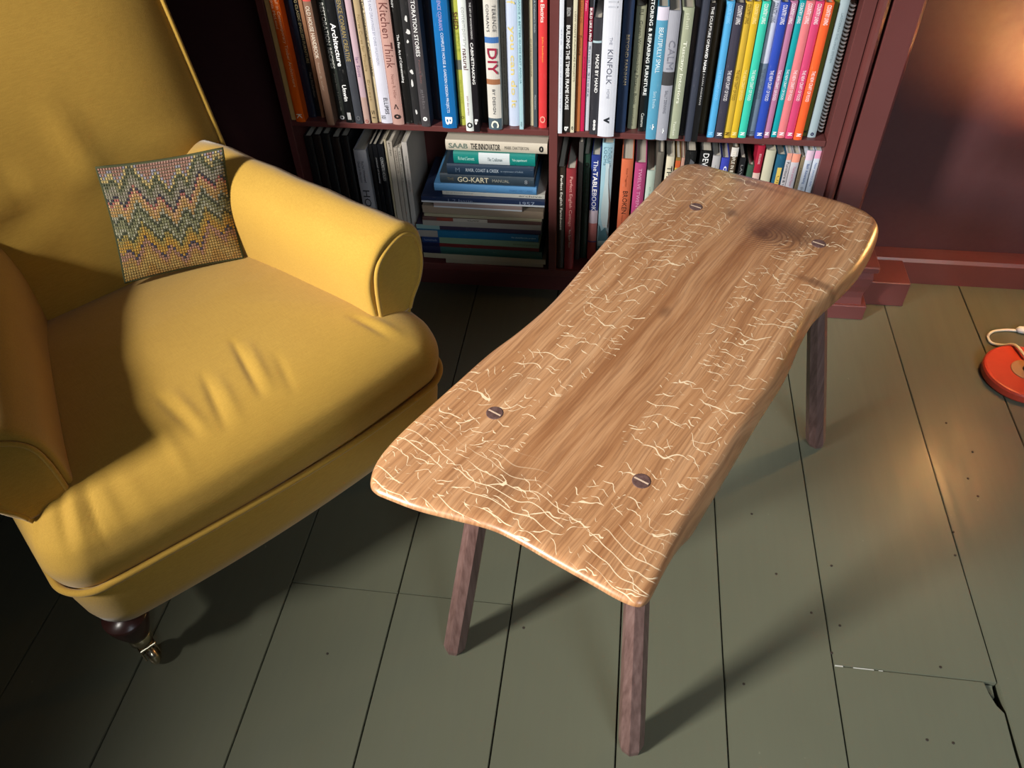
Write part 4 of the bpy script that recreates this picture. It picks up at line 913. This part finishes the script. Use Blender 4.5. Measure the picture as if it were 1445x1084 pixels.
ARM = [(0.634, 0.360), (0.629, 0.400), (0.628, 0.445), (0.630, 0.488), (0.638, 0.522), (0.655, 0.551), (0.680, 0.569), (0.704, 0.577), (0.724, 0.573), (0.741, 0.556), (0.750, 0.522), (0.749, 0.482), (0.738, 0.449), (0.720, 0.420), (0.708, 0.402), (0.700, 0.380), (0.694, 0.360)]
ARM_S = [(p.x, p.y) for p in spline([(a, b, 0) for a, b in ARM], 4)]
for side in (1, -1):
    def mu(x): return x if side > 0 else W - x
    rings = []
    for v, ins in ((0.0800, 0.010), (0.0765, 0.004), (0.0800, 0.0), (0.088, -0.002), (0.11, -0.001), (0.15, 0.0), (0.20, 0.0), (0.26, 0.0), (0.32, 0.0), (0.38, 0.0), (0.44, 0.0), (0.50, 0.0), (0.58, 0.004)):
        sh = -0.262 * (v - 0.085) if v > 0.085 else 0.0
        up = 0.055 * max(0.0, v - 0.085)
        r_ = []
        for (x, z) in ARM_S:
            cx, cz = 0.690, 0.478
            k = 1 - ins / 0.06
            wob = 0.0016 * math.sin(v * 55 + x * 40 + z * 25)
            zz = cz + (z - cz) * k
            r_.append((mu(cx + (x - cx) * k + sh), v + 0.004 * math.sin(z * 30), zz + (up if z > 0.42 else 0) + wob))
        rings.append(r_)
    arm = MB().loft(rings, True, True).build('arm', M_LINEN, chair, True)
    # scroll face with its piping
    face = [(0.641, 0.405), (0.642, 0.470), (0.648, 0.512), (0.662, 0.536), (0.684, 0.553), (0.704, 0.561), (0.720, 0.558), (0.733, 0.545), (0.740, 0.518), (0.739, 0.484), (0.729, 0.453), (0.712, 0.425), (0.703, 0.404), (0.690, 0.400), (0.665, 0.401)]
    fs = spline([(a, b, 0) for a, b in face], 3, True)
    cx, cz = 0.690, 0.478
    fr = []
    for k, vv in ((1.0, 0.0785), (1.0, 0.0745), (0.93, 0.0725), (0.75, 0.0735), (0.5, 0.0745), (0.2, 0.0750)):
        fr.append([(mu(cx + (p.x - cx) * k), vv + 0.0012 * math.sin((p.x - cx) * k * 70 + 1.0) * (k < 0.95), cz + (p.y - cz) * k) for p in fs])
    MB().loft(fr).build('arm_front', M_LINEN, chair, True)
    pp = spline([(mu(a), 0.0745, b) for a, b in face[:13]], 4)
    MB().tube(pp, 0.0042, 8).build('arm_piping', M_LINEN, chair, True)

BACK_FOLDS = [((0.14, 0.56), (0.30, 0.595), 0.016, -0.008), ((0.12, 0.52), (0.26, 0.535), 0.014, 0.006), ((0.30, 0.60), (0.42, 0.625), 0.016, 0.006), ((0.12, 0.60), (0.33, 0.635), 0.02, 0.006),
              ((0.37, 0.72), (0.39, 0.62), 0.022, 0.006), ((0.25, 0.68), (0.26, 0.61), 0.012, -0.005), ((0.50, 0.63), (0.62, 0.60), 0.018, 0.005), ((0.48, 0.60), (0.60, 0.565), 0.016, -0.005),
              ((0.10, 0.47), (0.28, 0.485), 0.016, -0.005)]
rings = []
BZ = [0.36 + 0.64 * k / 30 for k in range(31)]
for z in BZ:
    v0 = 0.50 + 0.33 * (z - 0.43)
    ul, ur = 0.088, 0.632
    q = (z - 0.36) / 0.64
    bul = 0.030 * math.sin(math.pi * min(1.0, max(0.0, q * 0.95 + 0.03))) ** 0.7
    r_ = []
    nn = 34
    for k in range(nn + 1):
        a = k / nn
        u = ul + (ur - ul) * a
        b = bul * (1 - abs(2 * a - 1) ** 5)
        b += folds(u, z, BACK_FOLDS)
        r_.append((u, v0 + 0.012 - b, z))
    th = 0.13
    r_ += [(ur + 0.004, v0 + 0.022, z), (ur + 0.002, v0 + 0.06, z), (ur - 0.02, v0 + th, z), (ul + 0.02, v0 + th, z), (ul - 0.002, v0 + 0.06, z), (ul - 0.004, v0 + 0.022, z)]
    rings.append(r_)
# rounded top
last = rings[-1]
for k, dz in ((0.94, 0.012), (0.80, 0.020), (0.55, 0.024)):
    cxm, cym = 0.36, 0.50 + 0.33 * 0.57 + 0.07
    rings.append([(cxm + (x - cxm) * (0.5 + 0.5 * k), cym + (y - cym) * k, z + dz) for x, y, z in last])
MB().loft(rings).build('backrest', M_LINEN, chair, True)
pp = [(0.632, 0.50 + 0.33 * (z - 0.43) + 0.010, z) for z in [0.56 + 0.02 * k for k in range(22)]]
pp += [(0.632 - 0.02 * k, 0.50 + 0.33 * 0.575 + 0.012, 1.004) for k in range(1, 27)]
pp += [(0.088, 0.50 + 0.33 * (z - 0.43) + 0.010, z) for z in [0.98 - 0.02 * k for k in range(22)]]
MB().tube(pp, 0.0046, 8).build('back_piping', M_LINEN, chair, True)

M_DARKWOOD = plain('dark_polished_leg_wood', (0.030, 0.010, 0.008), 0.3)
M_BRASS = plain('aged_brass', (0.62, 0.52, 0.36), 0.22, 1.0)
for (lx, ly) in ((0.047, 0.030), (0.673, 0.030), (0.07, 0.50), (0.65, 0.50)):
    lg = MB().lathe([(0.036, 0.1555), (0.036, 0.148), (0.034, 0.136), (0.029, 0.118), (0.024, 0.104), (0.019, 0.092)], 24, (lx, ly, 0)).build('leg', M_DARKWOOD, chair, True)
    ca = MB().lathe([(0.0195, 0.104), (0.0195, 0.074), (0.014, 0.068), (0.012, 0.058)], 20, (lx, ly, 0)).build('castor', M_BRASS, chair, True)
    MB().box((lx - 0.014, ly - 0.012, 0.052), (lx + 0.014, ly + 0.012, 0.0575)).box((lx - 0.0145, ly - 0.007, 0.016), (lx - 0.0115, ly + 0.007, 0.052)).box((lx + 0.0115, ly - 0.007, 0.016), (lx + 0.0145, ly + 0.007, 0.052)).build('castor_fork', M_BRASS, ca, bevel=0.0012)
    prof_w = [(0.004, -0.009), (0.017, -0.009), (0.0222, -0.005), (0.0236, 0.0), (0.0222, 0.005), (0.017, 0.009), (0.004, 0.009)]
    rr = [[(lx + off, ly + r * math.cos(2 * math.pi * k / 20), 0.0237 + r * math.sin(2 * math.pi * k / 20)) for k in range(20)] for r, off in prof_w]
    MB().loft(rr).build('castor_wheel', M_BRASS, ca, True)

# ------------------------------------------------------------------ needlepoint cushion
ZZ = [(0.0, .27), (.03, .31), (.09, .25), (.145, .35), (.25, .165), (.378, .38), (.44, .27), (.535, .44), (.63, .27), (.685, .37), (.79, .14), (.90, .29), (.94, .21), (1.0, .27)]


def zig(s):
    for (a, b), (c, d) in zip(ZZ, ZZ[1:]):
        if a <= s <= c: return b + (d - b) * (s - a) / (c - a)
    return .27


BANDS = [(-.235, '9a7060'), (-.205, '8c8894'), (-.165, 'b09a60'), (-.135, '3a4022'), (-.095, '6c6a4c'), (-.018, '8a8270'), (.004, '241c34'), (.024, 'a05a50'), (.060, 'c49a70'), (.125, 'b08a4e'), (.155, '9a9680'), (.185, '363c20'), (.250, '7c7c58'), (.290, '9c9a80'), (.315, '363c20'), (.365, 'a08a40'), (.445, 'b88e30'), (.462, '34304c'), (.52, 'a87c66'), (.575, 'b48a48'), (.70, 'b89850')]


def band_col(w):
    for lim, c in BANDS:
        if w < lim: return srgb(c)
    return srgb('b48a3a')


cbl, cbr = Vector((-0.892, 1.094, 0.437)), Vector((-0.700, 1.190, 0.437))
ctl, ctr = Vector((-0.906, 1.166, 0.632)), Vector((-0.706, 1.246, 0.634))
cmid = (cbl + cbr) / 2
cushion = empty('cushion', cmid)
tag(cushion, 'small zigzag needlepoint cushion leaning in the armchair corner', 'cushion')


def cpos(s, t_):
    s2 = s + 0.022 * (0.5 - s) * 4 * t_ * (1 - t_) * 2 ; t2 = t_ + 0.022 * (0.5 - t_) * 4 * s * (1 - s) * 2
    b = cbl.lerp(cbr, s2); u_ = ctl.lerp(ctr, s2)
    return b.lerp(u_, t2) - cmid


cn = (cbr - cbl).cross(ctl - cbl).normalized()
if cn.y > 0: cn = -cn


def puff(s, t_, k):
    e = max(0.0, 4 * s * (1 - s)) ** 0.55 * max(0.0, 4 * t_ * (1 - t_)) ** 0.55
    return cn * (k * e)


CS, RS = 46, 38
vs, fs_, cols = [], [], []
for j in range(RS):
    for i in range(CS):
        s0, s1 = i / CS, (i + 1) / CS; t0, t1 = j / RS, (j + 1) / RS
        sm, tm = (s0 + s1) / 2, (t0 + t1) / 2
        n = len(vs)
        gs, gt = (s1 - s0) * 0.04, (t1 - t0) * 0.06
        for (a, b) in ((s0 + gs, t0 + gt), (s1 - gs, t0 + gt), (s1 - gs, t1 - gt), (s0 + gs, t1 - gt)):
            vs.append(cpos(a, b) + puff(a, b, 0.030))
        up_ = cn * 0.0016
        for (a, b) in ((.22, .25), (.78, .25), (.78, .75), (.22, .75)):
            a, b = s0 + (s1 - s0) * a, t0 + (t1 - t0) * b
            vs.append(cpos(a, b) + puff(a, b, 0.030) + up_ * 1.3)
        fs_ += [(n, n + 1, n + 5, n + 4), (n + 1, n + 2, n + 6, n + 5), (n + 2, n + 3, n + 7, n + 6), (n + 3, n, n + 4, n + 7), (n + 4, n + 5, n + 6, n + 7)]
        d = 1 - tm
        c = band_col(d - zig(sm) * 1.0)
        k = random.uniform(0.82, 1.15)
        cols += [tuple(x * k for x in c)] * 5
front = mk('needlework_front', vs, fs_, None, cushion, False, fix=False)
ca_ = front.data.color_attributes.new('stitch', 'FLOAT_COLOR', 'CORNER')
flat = []
for p, c in zip(front.data.polygons, cols):
    flat += [c[0], c[1], c[2], 1.0] * p.loop_total
ca_.data.foreach_set('color', flat)
tn = NT('wool_stitches')
at = tn.n('ShaderNodeAttribute', attribute_name='stitch')
fz = tn.noise(tn.coord(), 900, 2, 0.6)
tn.bump(fz, 0.3, 0.001)
front.data.materials.append(tn.out(tn.mix(tn.ss(fz, .3, .7, .0, .25), at.outputs['Color'], (0.05, 0.045, 0.03)), 0.9, sheen=0.3))
front['label'] = 'flame-stitch wool face in olive, ochre, pink and grey'
M_OLIVE = plain('olive_velvet', srgb('5a5a30'), 0.85)
nb_ = 20
vs = []
for j in range(nb_ + 1):
    for i in range(nb_ + 1):
        s, t_ = i / nb_, j / nb_
        vs.append(cpos(s, t_) + puff(s, t_, 0.0285))
n1 = len(vs)
for j in range(nb_ + 1):
    for i in range(nb_ + 1):
        s, t_ = i / nb_, j / nb_
        vs.append(cpos(s, t_) - puff(s, t_, 0.022))
fs_ = []
for j in range(nb_):
    for i in range(nb_):
        a = j * (nb_ + 1) + i
        fs_.append((a, a + 1, a + nb_ + 2, a + nb_ + 1))
        fs_.append((n1 + a, n1 + a + nb_ + 1, n1 + a + nb_ + 2, n1 + a + 1))
bk = mk('cushion_body', vs, fs_, M_OLIVE, cushion, True)
rim = [cpos(k / 12, 0) for k in range(12)] + [cpos(1, k / 12) for k in range(12)] + [cpos(1 - k / 12, 1) for k in range(12)] + [cpos(0, 1 - k / 12) for k in range(12)]
MB().tube(rim, 0.0032, 6, True).build('cord_edge', plain('dark_green_cord', srgb('3c4022'), 0.85), cushion, True)

# ------------------------------------------------------------------ floor lamp
LX, LY = 0.957, 1.476
lamp = empty('floor_lamp', (LX, LY, 0))
tag(lamp, 'low lamp with round red base standing on the floor by the wall', 'lamp')
M_RED = plain('red_lacquer', (0.52, 0.055, 0.028), 0.35)
MB().lathe([(0.077, 0.0), (0.086, 0.002), (0.0885, 0.006), (0.0885, 0.020), (0.086, 0.0245), (0.082, 0.026)], 48).build('base', M_RED, lamp, False)
MB().lathe([(0.032, 0.0262), (0.032, 0.0285), (0.030, 0.0295)], 32).build('base_hub', plain('turned_beech', (0.36, 0.20, 0.10), 0.45), lamp)
M_STEM = plain('dark_bronze_stem', (0.045, 0.032, 0.030), 0.35, 0.6)
MB().tube([(0.0, 0.0, 0.0285), (0.004, 0.01, 0.16), (0.010, 0.035, 0.30), (0.016, 0.080, 0.42), (0.018, 0.108, 0.462)], 0.0085, 14).build('stem', M_STEM, lamp, True)
# tilted ring shade, open above and below: light escapes up to the wall and down to the floor in front
hc = Vector((0.020, 0.125, 0.51))
axd = Vector((0.12, 0.62, 0.775)).normalized()
e1 = Vector((1, 0, 0)); e1 = (e1 - axd * e1.dot(axd)).normalized(); e2 = axd.cross(e1)
def ringat(h, r): return [hc + axd * h + (e1 * math.cos(2 * math.pi * k / 40) + e2 * math.sin(2 * math.pi * k / 40)) * r for k in range(40)]
MB().loft([ringat(-0.036, 0.085), ringat(0.032, 0.070), ringat(0.032, 0.0685), ringat(-0.036, 0.0835), ringat(-0.036, 0.085)], False, False).build('shade', plain('red_enamel_shade', (0.45, 0.05, 0.03), 0.5), lamp, True)
MB().loft([ringat(-0.050, 0.009), ringat(-0.046, 0.016), ringat(-0.030, 0.016), ringat(-0.026, 0.011)]).build('lamp_holder', M_STEM, lamp, True)
for k in range(3):
    a_ = 2 * math.pi * k / 3 + 0.4
    r_dir = e1 * math.cos(a_) + e2 * math.sin(a_)
    MB().tube([hc - axd * 0.034 + r_dir * 0.014, hc - axd * 0.035 + r_dir * 0.0835], 0.0011, 6).build('shade_bracket', M_STEM, lamp)
tb = NT('glowing_bulb'); tb.out((1, 0.8, 0.5), 0.4)
tb.b.inputs['Emission Color'].default_value = (1.0, 0.56, 0.17, 1); tb.b.inputs['Emission Strength'].default_value = 520.0
MB().loft([ringat(h, r) for h, r in ((-0.027, 0.010), (-0.021, 0.017), (-0.011, 0.024), (0.0, 0.026), (0.011, 0.023), (0.019, 0.015), (0.023, 0.006))]).build('bulb', tb.mat, lamp, True)
M_CABLE = plain('white_cable_plastic', (0.72, 0.69, 0.62), 0.4)
cab = [(0.011, 0.018, 0.031), (0.004, 0.045, 0.036), (-0.004, 0.080, 0.032), (-0.014, 0.100, 0.012), (-0.030, 0.112, 0.0040), (-0.038, 0.122, 0.0036), (-0.036, 0.142, 0.0036), (-0.018, 0.160, 0.0036), (0.012, 0.168, 0.0036), (0.040, 0.166, 0.005)]
MB().tube(spline(cab, 6), 0.0034, 8).build('cable', M_CABLE, lamp, True)
sw = MB().tube([(0.034, 0.166, 0.0072), (0.040, 0.166, 0.009), (0.075, 0.163, 0.009), (0.095, 0.162, 0.009), (0.101, 0.162, 0.0075)], [0.004, 0.0086, 0.0092, 0.0086, 0.004], 12).build('cable_switch', plain('white_switch_plastic', (0.78, 0.80, 0.84), 0.35), lamp, True)
MB().tube(spline([(0.100, 0.162, 0.0045), (0.20, 0.17, 0.0036), (0.36, 0.22, 0.0036), (0.55, 0.29, 0.0036)], 6), 0.0034, 8).build('cable', M_CABLE, lamp, True)
